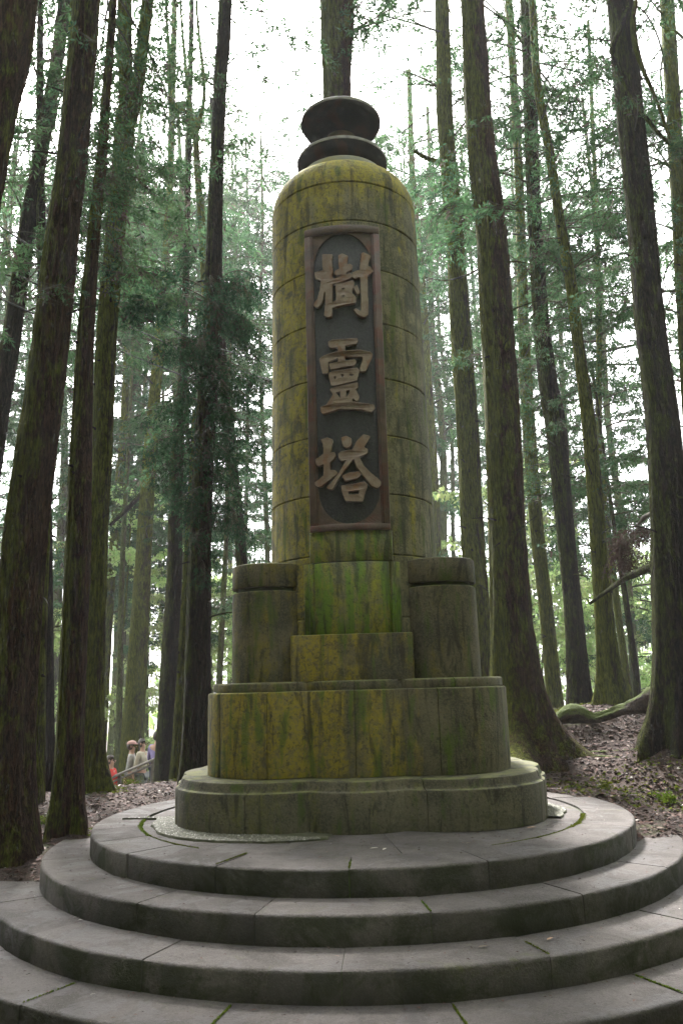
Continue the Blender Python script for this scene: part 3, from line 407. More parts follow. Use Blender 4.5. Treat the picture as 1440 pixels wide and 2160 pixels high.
# pebble concrete patches on the paving
def pebbles(label, poly_r, a0, a1, n, seed):
    rg = np.random.default_rng(seed)
    t = empty('pebble_patch'); tag(t, label, 'pebble patch')
    A = np.linspace(R(a0), R(a1), 60); rin = .9
    ro = np.array([poly_r(math.degrees(a)) for a in A])+.02*snoise(A*30, A*0, seed, 3)
    P = []
    for a, r_ in zip(A, ro): P.append([(rin*math.cos(a), rin*math.sin(a), .012), (max(rin+.01, r_-.04)*math.cos(a), max(rin+.01, r_-.04)*math.sin(a), .019), (r_*math.cos(a), r_*math.sin(a), .016), ((r_+.006)*math.cos(a), (r_+.006)*math.sin(a), -.004)])
    V, Fc = grid_mesh(np.array(P)); me = mesh_py('mortar_sheet', V, [tuple(reversed(f)) for f in Fc], True); link('mortar_sheet', me, M['pebble_bed'], t)
    # pebbles: squashed octahedra half sunk in the mortar
    aa = rg.uniform(R(a0), R(a1), n); rm = np.interp(aa, A, ro); rr = np.sqrt(rg.uniform(1.25**2, rm**2)); ok = rm > 1.3; aa, rr = aa[ok], rr[ok]; n = len(aa)
    s = rg.uniform(.005, .012, n); base = np.array([(1, 0, 0), (0, 1, 0), (-1, 0, 0), (0, -1, 0), (0, 0, .6)]); 
    F5 = np.array([(0, 1, 4), (1, 2, 4), (2, 3, 4), (3, 0, 4)])
    rot = rg.uniform(0, 6.28, n); cs, sn = np.cos(rot), np.sin(rot)
    V = np.zeros((n, 5, 3)); asp = rg.uniform(.7, 1.4, n)
    bx = base[None, :, 0]*s[:, None]*asp[:, None]; by = base[None, :, 1]*s[:, None]
    V[:, :, 0] = (rr*np.cos(aa))[:, None]+bx*cs[:, None]-by*sn[:, None]; V[:, :, 1] = (rr*np.sin(aa))[:, None]+bx*sn[:, None]+by*cs[:, None]
    V[:, :, 2] = .017+base[None, :, 2]*s[:, None]
    Fa = (np.arange(n)[:, None, None]*5+F5[None]).reshape(-1, 3)
    o = link('pebbles', mesh_np('pebbles', V, Fa, 3, True, np.repeat(rg.random(n), 5)), M['pebble'], t); o['kind'] = 'stuff'
def tint_mat(name, stops, rough=.7):
    m, nt, b = new_mat(name); N = NT(nt); a = N.n('ShaderNodeAttribute', attribute_name='tint')
    N.l(N.ramp(a.outputs['Fac'], stops), b.inputs['Base Color']); b.inputs['Roughness'].default_value = rough; return m
M['pebble'] = tint_mat('pebbles', [(0, (.025, .026, .014)), (.4, (.055, .053, .036)), (.7, (.09, .087, .062)), (.93, (.16, .155, .13)), (1, (.36, .35, .32))])
M['pebble_bed'] = simple('pebble_mortar', (.032, .036, .014), (.06, .058, .036), 12, .9)
pebbles('patch of pebble concrete on the platform left of and in front of the plinth', lambda d: 1.72 if -178 < d < -145 else (1.72-(d+145)*.009 if d < -110 else 1.405-(d+110)*.016), -179, -100, 9000, 3)
pebbles('small patch of pebble concrete on the platform at the right of the plinth', lambda d: 1.75-.004*abs(d+5), -19, 22, 3200, 4)

# ------------------------------------------------------------------ the monument
mon = empty('stone_monument', (MX, MY, 0)); tag(mon, 'tall mossy round stone monument with a carved plaque, pillars and a stacked disc finial', 'monument')
MROT = R(-2.0)
mon.rotation_euler = (0, 0, MROT)
def union_outline(circles, n=720):
    """outer radius in every direction of a union of circles that contains the origin; returns (angle, radius)"""
    A = np.linspace(0, 2*np.pi, n, endpoint=False); rad = np.zeros(n)
    for cx, cy, r in circles:
        b = cx*np.cos(A)+cy*np.sin(A); c = cx*cx+cy*cy-r*r; disc = b*b-c
        t = np.where(disc > 0, b+np.sqrt(np.maximum(disc, 0)), 0); rad = np.maximum(rad, t)
    return A, rad
def offset_outline(circles, d): return [(cx, cy, r+d) for cx, cy, r in circles]
def lobe_blocks(name, circles, prof, joints, mat, parent, gap=.006, core_mat=None, depth=.22, wob=.003, seed=0):
    """prof: list of (offset, z) from the outer foot up to the inner top; joints in degrees"""
    joints = sorted(joints)
    rg = np.random.default_rng(seed)
    def ring(off):
        return union_outline(offset_outline(circles, off), 1440)
    rings = [ring(o)[1] for o, z in prof]; AA = np.linspace(0, 2*np.pi, 1440, endpoint=False)
    inner = ring(-depth)[1]
    for i, a in enumerate(joints):
        b = joints[(i+1) % len(joints)]
        if b <= a: b += 360
        ga = gap/2/1.2; a0, a1 = R(a)+ga, R(b)-ga; n = max(6, int((a1-a0)/R(1.6))); A = np.linspace(a0, a1, n+1)
        dr = rg.uniform(-wob, wob)
        P = np.zeros((n+1, len(prof)+2, 3))
        for j in range(len(prof)+2):
            rr, z = (rings[j], prof[j][1]) if j < len(prof) else (inner, prof[-1][1] if j == len(prof) else prof[0][1])
            r_ = np.interp(A % (2*np.pi), AA, rr, period=2*np.pi)+(dr if j < len(prof) else 0)
            if j < len(prof)-1: r_ = r_-.006*np.isin(np.arange(n+1), (0, n))
            P[:, j] = np.stack([r_*np.cos(A), r_*np.sin(A), np.full(n+1, z)], 1)
        V, Fc = grid_mesh(P, closed_v=True); k = P.shape[1]; Fc.append(tuple(range(k))); Fc.append(tuple(n*k+q for q in reversed(range(k))))
        me = mesh_py(name, V, [tuple(reversed(f)) for f in Fc]); smooth_by_angle(me, 33); link(name, me, mat, parent)
def lobe_core(name, circles, off, z0, z1, mat, parent):
    A, r_ = union_outline(offset_outline(circles, off), 360); n = 360
    V = [(r*math.cos(a), r*math.sin(a), z0) for a, r in zip(A, r_)]+[(r*math.cos(a), r*math.sin(a), z1) for a, r in zip(A, r_)]
    Fc = [(i, (i+1) % n, n+(i+1) % n, n+i) for i in range(n)]+[tuple(range(n, 2*n)), tuple(reversed(range(n)))]
    me = mesh_py(name, V, Fc); return link(name, me, mat, parent)
def lobes(cx, cy, r, fx, fy, fr):
    return [(cx, -cy, r), (-cx, -cy, r), (cx, cy, r), (-cx, cy, r), (0, -fy, fr), (0, fy, fr), (fx, 0, fr), (-fx, 0, fr), (0, 0, .7)]
T1 = lobes(.73, .36, .80, 1.00, .60, .60)
T2 = [(.66, -.33, .61), (-.66, -.33, .61), (.66, .33, .61), (-.66, .33, .61), (0, -.2, .77), (0, .2, .77), (.49, 0, .77), (-.49, 0, .77)]
t1 = lobe_core('lower_plinth', T1, -.10, .0, .370, M['joint'], mon)
lobe_blocks('plinth_stone', T1, [(0, .008), (0, .285), (-.006, .298), (-.028, .308), (-.042, .330), (-.045, .352), (-.056, .372), (-.075, .378), (-.40, .384)], [-126, -65, -22, 12, 60, 120, 168, 204], M['base'], t1, depth=.45, seed=4)
t2 = lobe_core('upper_plinth', T2, -.09, .36, 1.115, M['joint'], mon)
lobe_blocks('plinth_stone', T2, [(0, .386), (0, 1.028), (-.006, 1.040), (-.018, 1.046), (-.06, 1.048)], [-146, -126.5, -90, -55, -24, 10, 60, 110, 160, 190], M['plinth_gold'], t2, depth=.35, wob=.004, seed=5)
lobe_blocks('ledge_stone', T2, [(-.034, 1.051), (-.034, 1.106), (-.040, 1.116), (-.052, 1.122), (-.22, 1.124)], [-138, -118, -90, -48, -20, 25, 70, 115, 165, 196], M['plinth'], t2, depth=.34, seed=6)

# box shaped block in front
def curved_box(name, hw, yf, yb, z0, z1, sag, mat, parent, bev=.012, n=14, x0=0):
    """block whose front face bows outward by sag; rounded front and top edges"""
    P = []
    xs = np.concatenate([[-hw], np.linspace(-hw+bev, hw-bev, n), [hw]])
    for i, x in enumerate(xs):
        e = bev if i in (0, len(xs)-1) else 0
        f = yf+sag*(x/hw)**2+e
        P.append([(x+x0, f, z0), (x+x0, f, z1-bev), (x+x0, f+bev*.3, z1-bev*.3), (x+x0, f+bev, z1-(bev*.4 if e else 0)), (x+x0, yb, z1-(bev*.4 if e else 0)), (x+x0, yb, z0)])
    P = np.array(P); V, Fc = grid_mesh(P, closed_v=True); k = 6; n_ = len(xs)-1
    Fc.append(tuple(range(k))); Fc.append(tuple(n_*k+q for q in reversed(range(k))))
    me = mesh_py(name, V, [tuple(reversed(f)) for f in Fc]); smooth_by_angle(me, 40); return link(name, me, mat, parent)
curved_box('front_block', .498, -.86, -.4, 1.122, 1.492, .03, M['plinth_gold'], mon, .014, x0=-.012)

# column: shells of stones between recessed joints
def col_r(z): return .757-.0115*(z-2.3)
def shell_blocks(name, zs, joints_by_course, mat, parent, rfun, depth=.12, gap=.006, seed=0, nseg=5):
    rg = np.random.default_rng(seed)
    for c in range(len(zs)-1):
        z0, z1 = zs[c]+gap/2, zs[c+1]-gap/2; js = sorted(joints_by_course[c])
        for i, a in enumerate(js):
            b = js[(i+1) % len(js)]
            if b <= a: b += 360
            a0, a1 = R(a)+.002, R(b)-.002; n = max(6, int((a1-a0)/R(4))); A = np.linspace(a0, a1, n+1); d = rg.uniform(-.0025, .0025)
            prof = [(rfun(z0)-.007, z0), (rfun(z0), z0+.008)]+[(rfun(z), z) for z in np.linspace(z0+.05, z1-.05, nseg)]+[(rfun(z1), z1-.008), (rfun(z1)-.007, z1)]
            prof = [(r+d, z) for r, z in prof]+[(prof[-1][0]-depth, z1), (prof[0][0]-depth, z0)]
            P = np.array([[(r*np.cos(t), r*np.sin(t), z) for r, z in prof] for t in A])
            for e in (0, n): P[e, :, :2] *= .994
            V, Fc = grid_mesh(P, closed_v=True); k = len(prof); Fc.append(tuple(range(k))); Fc.append(tuple(n*k+q for q in reversed(range(k))))
            me = mesh_py(name, V, [tuple(reversed(f)) for f in Fc]); smooth_by_angle(me, 35); link(name, me, mat, parent)
def lathe(name, prof, mat, parent, n=64, closed=False, smooth=38, loc=(0, 0, 0)):
    prof = [(max(r, 1e-4), z) for r, z in prof]
    A = np.linspace(0, 2*np.pi, n, endpoint=False); P = np.array([[(r*np.cos(a), r*np.sin(a), z) for r, z in prof] for a in A])
    V, Fc = grid_mesh(P, closed_u=True, closed_v=closed); me = mesh_py(name, V, [tuple(reversed(f)) for f in Fc]); smooth_by_angle(me, smooth); return link(name, me, mat, parent, loc)
core = lathe('column', [(0, 1.1), (col_r(1.1)-.02, 1.1), (col_r(5.6)-.02, 5.6), (.55, 5.95), (0, 6.0)], M['joint'], mon)
ZC = [1.124, 1.63, 2.155, 2.68, 3.205, 3.73, 4.255, 4.78, 5.26, 5.655]
J = []
for c in range(9):
    off = 0 if c % 2 else 12
    J.append([-90-50+off*.5, -90+50-off*.5, -90-82+off, -90+82-off, 20+off, 60+off, 100+off, 140+off])
shell_blocks('column_stone', ZC, J, M['column'], core, col_r, seed=9)
def dome_r(z):
    t = np.clip((z-5.655)/(6.03-5.655), 0, 1); return .42+(col_r(5.655)-.42)*math.sqrt(max(0, 1-t**2.2))
shell_blocks('dome_stone', [5.655, 6.03], [[-138, -42, 10, 60, 110, 160]], M['column'], core, dome_r, depth=.2, seed=10, nseg=12)

# neck ring and the two discs on top
lathe('neck_ring', [(.3, 6.00), (.455, 6.00), (.462, 6.03), (.458, 6.075), (.440, 6.115), (.425, 6.135), (.2, 6.14)], M['ring'], mon, 72)
lathe('lower_disc', [(.2, 6.13), (.35, 6.135), (.405, 6.165), (.440, 6.215), (.455, 6.265), (.458, 6.29), (.458, 6.318), (.450, 6.330), (.30, 6.365), (.16, 6.38)], M['finial'], mon, 72)
lathe('disc_rim', [(.454, 6.292), (.4605, 6.296), (.4605, 6.316), (.4515, 6.3325), (.42, 6.340)], M['finial_rim'], mon, 72)
lathe('finial_neck', [(.16, 6.37), (.20, 6.385), (.235, 6.42), (.225, 6.47), (.18, 6.52), (.15, 6.62)], M['rust_stone'], mon, 48)
lathe('upper_disc', [(.13, 6.60), (.20, 6.625), (.28, 6.655), (.345, 6.690), (.388, 6.728), (.407, 6.757), (.411, 6.778), (.402, 6.802), (.36, 6.825), (.2, 6.86), (0, 6.87)], M['finial'], mon, 72)
lathe('disc_rim', [(.4115, 6.768), (.4145, 6.776), (.4110, 6.797), (.4035, 6.8085), (.365, 6.829)], M['finial_rim'], mon, 72)

# corner pillars with caps
for sx in (-1, 1):
    for sy in (-1, 1):
        px, py = sx*.734, sy*.41
        p = lathe('pillar', [(0, 1.123), (.325, 1.123), (.325, 1.30), (.320, 1.85), (.317, 1.872), (.308, 1.880), (0, 1.882)], M['plinth'], mon, 44, loc=(px, py, 0))
        lathe('groove', [(0, 1.878), (.270, 1.878), (.270, 1.918), (0, 1.918)], M['joint'], p, 40)
        lathe('cap', [(0, 1.914), (.318, 1.914), (.322, 1.920), (.320, 2.095), (.316, 2.108), (.306, 2.114), (0, 2.118)], M['plinth'], p, 44)

# bowed buttress under the plaque
def bowed(name, Rr, hw, z0, z1, depth, mat, parent, u0=-0.0, n=16, bev=.008):
    """plate following a cylinder of radius Rr about the monument axis; hw = half width along the arc"""
    U = np.concatenate([[-hw], np.linspace(-hw+bev, hw-bev, n), [hw]])+u0; P = []
    for i, u in enumerate(U):
        e = bev if i in (0, len(U)-1) else 0; t = u/Rr; s, c = math.sin(t), -math.cos(t)
        pr = [(Rr-e-bev*.6, z0), (Rr-e, z0+bev), (Rr-e, z1-bev), (Rr-e-bev*.6, z1), (Rr-depth, z1), (Rr-depth, z0)]
        P.append([(r*s, r*c, z) for r, z in pr])
    P = np.array(P); V, Fc = grid_mesh(P, closed_v=True); k = 6; m_ = len(U)-1
    Fc.append(tuple(range(k))); Fc.append(tuple(m_*k+q for q in reversed(range(k))))
    me = mesh_py(name, V, [tuple(reversed(f)) for f in Fc]); smooth_by_angle(me, 35); return link(name, me, mat, parent)
UC = -.028+.835*R(2.0)        # plaque centre along the arc, in the monument's turned frame
bt = bowed('buttress', .79, .43, 1.49, 2.09, .2, M['buttress'], mon, UC)
bowed('buttress_stone', .815, .32, 1.492, 2.085, .05, M['buttress'], bt, UC)
for u, w in ((-.355, .022), (.355, .022)): bowed('buttress_rib', .805, w, 1.492, 2.088, .04, M['buttress'], bt, UC+u)
bowed('buttress_stone', .812, .365, 2.093, 2.352, .15, M['buttress'], bt, UC)

# plaque
pl = bowed('plaque', .800, .340, 2.36, 5.135, .09, M['bronze_dark'], mon, UC, n=22)
RP = .835
def bar(name, u0, u1, z0, z1, r, d, mat, parent, bev=.007, n=None):
    return bowed(name, r, (u1-u0)/2, z0, z1, d, mat, parent, (u0+u1)/2, n=n or max(3, int((u1-u0)/.04)), bev=bev)
OW, IW = .352, .287
bar('frame_side', UC-OW, UC-IW, 2.405, 5.072, .842, .06, M['bronze'], pl); bar('frame_side', UC+IW, UC+OW, 2.405, 5.072, .842, .06, M['bronze'], pl)
bar('frame_top', UC-OW, UC+OW, 5.074, 5.142, .844, .06, M['bronze'], pl); bar('frame_bottom', UC-OW, UC+OW, 2.352, 2.403, .844, .06, M['bronze'], pl)
bar('frame_lip', UC-IW+.001, UC-IW+.014, 2.405, 5.07, .828, .03, M['bronze'], pl, .003); bar('frame_lip', UC+IW-.014, UC+IW-.001, 2.405, 5.07, .828, .03, M['bronze'], pl, .003)
def spandrel(sx, top):
    SW = .262; H = .30; n = 16; P = []
    for i in range(n+1):
        t = i/n*math.pi/2; u = SW*math.cos(t)          # arch curve point
        zz = H*math.sin(t)
        z = (5.070-H+zz) if top else (2.407+H-zz)
        zo = 5.070 if top else 2.407
        row = []
        for (uu, z_, r) in ((u, z, .800), (u, z, .8185), (u, zo, .8185)) if i < 0 else ((u, z, .800), (u, z, .8185), ):
            row.append((uu, z_, r))
        P.append(row)
    # build as strip between arch curve and the outer corner polyline (up the side, along the top)
    V = []; Fc = []
    def pt(u, z, r): t = (UC+sx*u)/r; return (r*math.sin(t), -r*math.cos(t), z)
    for i in range(n+1):
        t = i/n*math.pi/2; u = SW*math.cos(t); zz = H*math.sin(t)
        z = (5.071-H+zz) if top else (2.406+H-zz)
        if i <= n//2: k = i/(n//2); ou, oz = IW-.0, H*k
        else: k = (i-n//2)/(n-n//2); ou, oz = IW*(1-k), H
        zo = (5.071-H+oz) if top else (2.406+H-oz)
        V += [pt(u, z, .799), pt(u, z, .816), pt(ou, zo, .816)]
    for i in range(n):
        a = i*3; b = a+3; Fc += [(a, b, b+1, a+1), (a+1, b+1, b+2, a+2)]
    if (sx > 0) != top: Fc = [tuple(reversed(f)) for f in Fc]
    me = mesh_py('spandrel', V, Fc); link('spandrel', me, M['bronze'], pl)
for sx in (-1, 1):
    for top in (True, False): spandrel(sx, top)

def add_character(name, loops):
    cu = bpy.data.curves.new(name, 'CURVE'); cu.dimensions = '2D'; cu.fill_mode = 'BOTH'; cu.extrude = .018; cu.bevel_depth = .0035; cu.bevel_resolution = 1
    for L in loops:
        sp = cu.splines.new('POLY'); sp.points.add(len(L)-1)
        for p, (u, z) in zip(sp.points, L): p.co = (u, z, 0, 1)
        sp.use_cyclic_u = True
    ob = bpy.data.objects.new('tmp', cu); COL.objects.link(ob)
    dg = bpy.context.evaluated_depsgraph_get(); dg.update()
    me = bpy.data.meshes.new_from_object(ob.evaluated_get(dg)); bpy.data.objects.remove(ob); bpy.data.curves.remove(cu)
    n = len(me.vertices); co = np.zeros(n*3, np.float32); me.vertices.foreach_get('co', co); co = co.reshape(-1, 3)
    u = co[:, 0]+RP*R(2.0); z = co[:, 1]; r = .822+co[:, 2]; t = u/RP
    out = np.stack([r*np.sin(t), -r*np.cos(t), z], 1); me.vertices.foreach_set('co', out.astype(np.float32).ravel()); me.update()
    me.materials.clear(); me.name = name
    return link(name, me, M['letter'], pl)
for L in GLYPHS: add_character('carved_character', L)

# ------------------------------------------------------------------ trees
def cat_rom(P, step):
    P = np.array(P, float); out = []
    Q = np.vstack([2*P[0]-P[1], P, 2*P[-1]-P[-2]])
    for i in range(1, len(Q)-2):
        L = np.linalg.norm(Q[i+1, :3]-Q[i, :3]); n = max(2, int(L/step))
        for k in range(n):
            t = k/n; a, b, c, d = Q[i-1], Q[i], Q[i+1], Q[i+2]
            out.append(.5*((2*b)+(-a+c)*t+(2*a-5*b+4*c-d)*t*t+(-a+3*b-3*c+d)*t**3))
    out.append(Q[-2]); return np.array(out)
def trunk_mesh(name, path, zb=None, flare=0.0, sides=22, seed=0, rough=.05, roots=(), step=.16):
    """path: (x,y,z,r) from top to bottom"""
    C = cat_rom(path, step); C[:, 3] = np.maximum(C[:, 3], .004)
    rg = np.random.default_rng(seed); A = np.linspace(0, 2*np.pi, sides, endpoint=False); ph = rg.uniform(0, 6.28, 8)
    P = np.zeros((len(C), sides, 3)); rid = rg.normal(0, 1, sides); rid2 = rg.normal(0, 1, sides); phz = rg.uniform(0, 6.28, sides)
    for i, (x, y, z, r) in enumerate(C):
        w = 1+rough*(np.sin(3*A+ph[0]+z*.35)+.7*np.sin(5*A+ph[1]-z*.5)+.6*np.sin(8*A+ph[2]+z*.2+np.sin(z*2))+.5*np.sin(11*A+ph[3]+z*1.1)*np.sin(z*2.3+ph[4]))
        w = w+rough*.5*rid*np.sin(z*3.1+phz)+rough*.55*rid2+rough*.35*rg.normal(0, 1, sides)
        if flare and zb is not None:
            h = max(0, z-zb); f = flare*math.exp(-(h/.36)**.9)
            but = .30+.70*np.clip(np.sin(A*2.5+ph[5])*.6+np.sin(A*4+ph[6])*.6, 0, 1)
            for (ra, rs, rl) in roots:
                d = np.abs((A-R(ra)+np.pi) % (2*np.pi)-np.pi); but = but+rl*np.exp(-(d/R(rs))**2)
            w = w+f*but
        P[i, :, 0] = x+r*w*np.cos(A); P[i, :, 1] = y+r*w*np.sin(A); P[i, :, 2] = z
    V = P.reshape(-1, 3); n, m = P.shape[:2]
    I, Jx = np.meshgrid(np.arange(n-1), np.arange(m), indexing='ij'); a = I*m+Jx; b = I*m+(Jx+1) % m
    Fc = np.stack([a, a+m, b+m, b], -1).reshape(-1, 4)
    return mesh_np(name, V, Fc, 4, True)

def tube_tris(P, r0, r1, sides=4):
    """thin tapering tube as triangles, P (k,3)"""
    P = np.asarray(P, float); k = len(P); T = np.gradient(P, axis=0); T /= np.linalg.norm(T, axis=1)[:, None]+1e-9
    up = np.array([.3, .2, 1.]); S = np.cross(T, up); S /= np.linalg.norm(S, axis=1)[:, None]+1e-9; B = np.cross(T, S)
    rr = np.linspace(r0, r1, k)[:, None]; V = []
    for j in range(sides): a = j*2*math.pi/sides; V.append(P+rr*(S*math.cos(a)+B*math.sin(a)))
    V = np.stack(V, 1).reshape(-1, 3); F = []
    for i in range(k-1):
        for j in range(sides):
            a = i*sides+j; b = i*sides+(j+1) % sides; F += [(a, b, b+sides), (a, b+sides, a+sides)]
    return V, np.array(F)

def rot_from_dir(D):
    """(n,3) unit directions -> (n,3,3) frames whose first axis is D"""
    up = np.tile(np.array([0, 0, 1.0]), (len(D), 1)); S = np.cross(D, up); s = np.linalg.norm(S, axis=1)[:, None]; S = np.where(s > 1e-3, S/np.maximum(s, 1e-3), np.array([[0, 1.0, 0]])); B = np.cross(S, D)
    return np.stack([D, S, B], 2)
def spray_tris(C, D, size, rg, per=12, wid=.20, droop=.25, jitter=.5):
    """tufts of needle clusters: C centres (n,3), D twig directions (n,3), size (n,)"""
    n = len(C); Fr = rot_from_dir(D)
    t = rg.uniform(0, 1, (n, per)); side = rg.choice([-1, 1], (n, per))
    base = np.stack([t, side*.02+0*t, 0*t], 2)
    ang = rg.uniform(.35, 1.15, (n, per)); el = rg.normal(0, jitter, (n, per))
    d = np.stack([np.cos(ang)*np.cos(el), side*np.sin(ang)*np.cos(el), np.sin(el)], 2)
    ln = rg.uniform(.35, .7, (n, per))*(1-.5*t); tip = base+d*ln[..., None]; tip[..., 2] -= droop*(t+.3)*ln
    perp = np.cross(d, rg.normal(0, 1, (n, per, 3))); perp /= np.linalg.norm(perp, axis=2)[..., None]+1e-9
    mid = base*.45+tip*.55
    V = np.stack([base, mid+perp*wid*ln[..., None]*.5, tip, mid-perp*wid*ln[..., None]*.5], 2)   # n,per,4,3  (a narrow diamond)
    V = V*size[:, None, None, None]; V = np.einsum('nij,npqj->npqi', Fr, V)+C[:, None, None, :]
    tint = np.clip(rg.random(n)[:, None]*.75+rg.random((n, per))*.25, 0, 1)
    return V.reshape(-1, 3), np.repeat(tint.ravel(), 4)
def diamonds_to_tris(nv):
    q = np.arange(nv//4)*4; return np.stack([q, q+1, q+2, q, q+2, q+3], 1).reshape(-1, 3)

def crown_mesh(name, seed, n_br=9, Lr=(1.0, 2.2), h=3.0, up=.35, droop=.9, per_m=9, size=(.22, .42), per=12, wid=.22, spread=.28, branch_r=.018, r_start=.08, down_hang=0.0, az=None, leafy=False, hull=None):
    rg = np.random.default_rng(seed); CV = []; CT = []; BV = []; BF = []; nb = 0
    for b in range(n_br):
        L = rg.uniform(*Lr); a = rg.uniform(0, 6.283) if az is None else R(rg.uniform(*az)); z0 = rg.uniform(-h/2, h/2)
        if hull: L *= hull((z0+h/2)/h)
        k = 9; s = np.linspace(0, 1, k); u = up+rg.normal(0, .18); wv = rg.normal(0, .12, 2)
        x = r_start+s*L; zz = z0+u*x-droop*L*(s**2)*rg.uniform(.35, .8)
        off = L*wv[0]*np.sin(s*3)+L*wv[1]*s**2
        Pt = np.stack([x*math.cos(a)-off*math.sin(a), x*math.sin(a)+off*math.cos(a), zz], 1)
        V, F = tube_tris(Pt, branch_r*(L/1.8)**.8, .003); BV.append(V); BF.append(F+nb); nb += len(V)
        n = int(per_m*L*rg.uniform(.6, 1.3)); t = rg.beta(2.0, 1.2, n)*.92+.08
        i = np.clip((t*(k-1)).astype(int), 0, k-2); fr = (t*(k-1)-i)[:, None]; c = Pt[i]*(1-fr)+Pt[i+1]*fr; T = Pt[i+1]-Pt[i]; T /= np.linalg.norm(T, axis=1)[:, None]
        lat = np.stack([-np.sin(a)+0*t, np.cos(a)+0*t, 0*t], 1)*rg.choice([-1, 1], n)[:, None]
        d = T*.6+lat*rg.uniform(.2, 1.1, n)[:, None]+np.array([0, 0, -.35-down_hang])+rg.normal(0, .25, (n, 3)); d /= np.linalg.norm(d, axis=1)[:, None]
        c = c+lat*rg.uniform(0, spread, n)[:, None]*(.3+t[:, None])+rg.normal(0, .05, (n, 3))
        if down_hang: c[:, 2] -= rg.random(n)*down_hang
        V, tn = spray_tris(c, d, rg.uniform(*size, n), rg, per, wid, jitter=.9 if leafy else .5)
        CV.append(V); CT.append(tn)
        p0 = Pt[i]*(1-fr)+Pt[i+1]*fr; e = c+d*.14; off_ = np.array([.004, .003, .006]); tw = np.stack([p0, e, p0+off_], 1).reshape(-1, 3)
        BV.append(tw); BF.append(np.arange(len(tw)).reshape(-1, 3)+nb); nb += len(tw)
    CV = np.vstack(CV); CT = np.concatenate(CT); BV = np.vstack(BV); BF = np.vstack(BF)
    nv = len(CV); V = np.vstack([CV, BV]); F = np.vstack([diamonds_to_tris(nv), BF+nv]); at = np.concatenate([CT, np.zeros(len(BV))])
    me = mesh_np(name, V, F, 3, False, at)
    mi = np.zeros(len(F), np.int32); mi[len(diamonds_to_tris(nv)):] = 1; me.polygons.foreach_set('material_index', mi)
    return me
def with_mats(me, a, b='twig'):
    me.materials.append(M[a]); me.materials.append(M[b]); return me
CR = [with_mats(crown_mesh('crown', 100+i, n_br=11+i % 3, Lr=(.9, 2.1), h=3.0, droop=.8, per_m=26, size=(.13, .27), per=14), 'needles') for i in range(5)]
CD = [with_mats(crown_mesh('crown', 200+i, n_br=12, Lr=(.5, 1.25), h=2.6, up=.25, droop=1.0, per_m=60, size=(.11, .22), per=14, down_hang=.3), 'needles_dark') for i in range(3)]
CF = [with_mats(crown_mesh('crown', 300+i, n_br=15, Lr=(1.6, 3.4), h=6.0, up=.25, droop=.55, per_m=22, size=(.25, .55), per=12, wid=.26, branch_r=.03, spread=.6), 'needles') for i in range(4)]
CL = [with_mats(crown_mesh('crown', 400+i, n_br=16, Lr=(1.4, 3.2), h=5.0, up=.45, droop=.35, per_m=14, size=(.25, .5), per=10, wid=.5, branch_r=.025, spread=.6, leafy=True), 'leaves') for i in range(3)]
SP = [with_mats(crown_mesh('crown', 500+i, n_br=5, Lr=(.35, .9), h=1.6, up=.3, droop=.9, per_m=50, size=(.08, .17), per=14, branch_r=.008), 'needles') for i in range(3)]

def base_at(path, z):
    """trunk centre at height z"""
    P = np.array(path)[::-1]; return np.array([np.interp(z, P[:, 2], P[:, k]) for k in (0, 1, 3)])
def add_crown(parent, me, loc, s=1.0, rz=None, sz=1.0, rg=RNG):
    o = bpy.data.objects.new('crown', me); COL.objects.link(o); o.parent = parent; o.location = loc
    o.rotation_euler = (rg.normal(0, .06), rg.normal(0, .06), rg.uniform(0, 6.28) if rz is None else rz); o.scale = (s, s, s*sz); return o

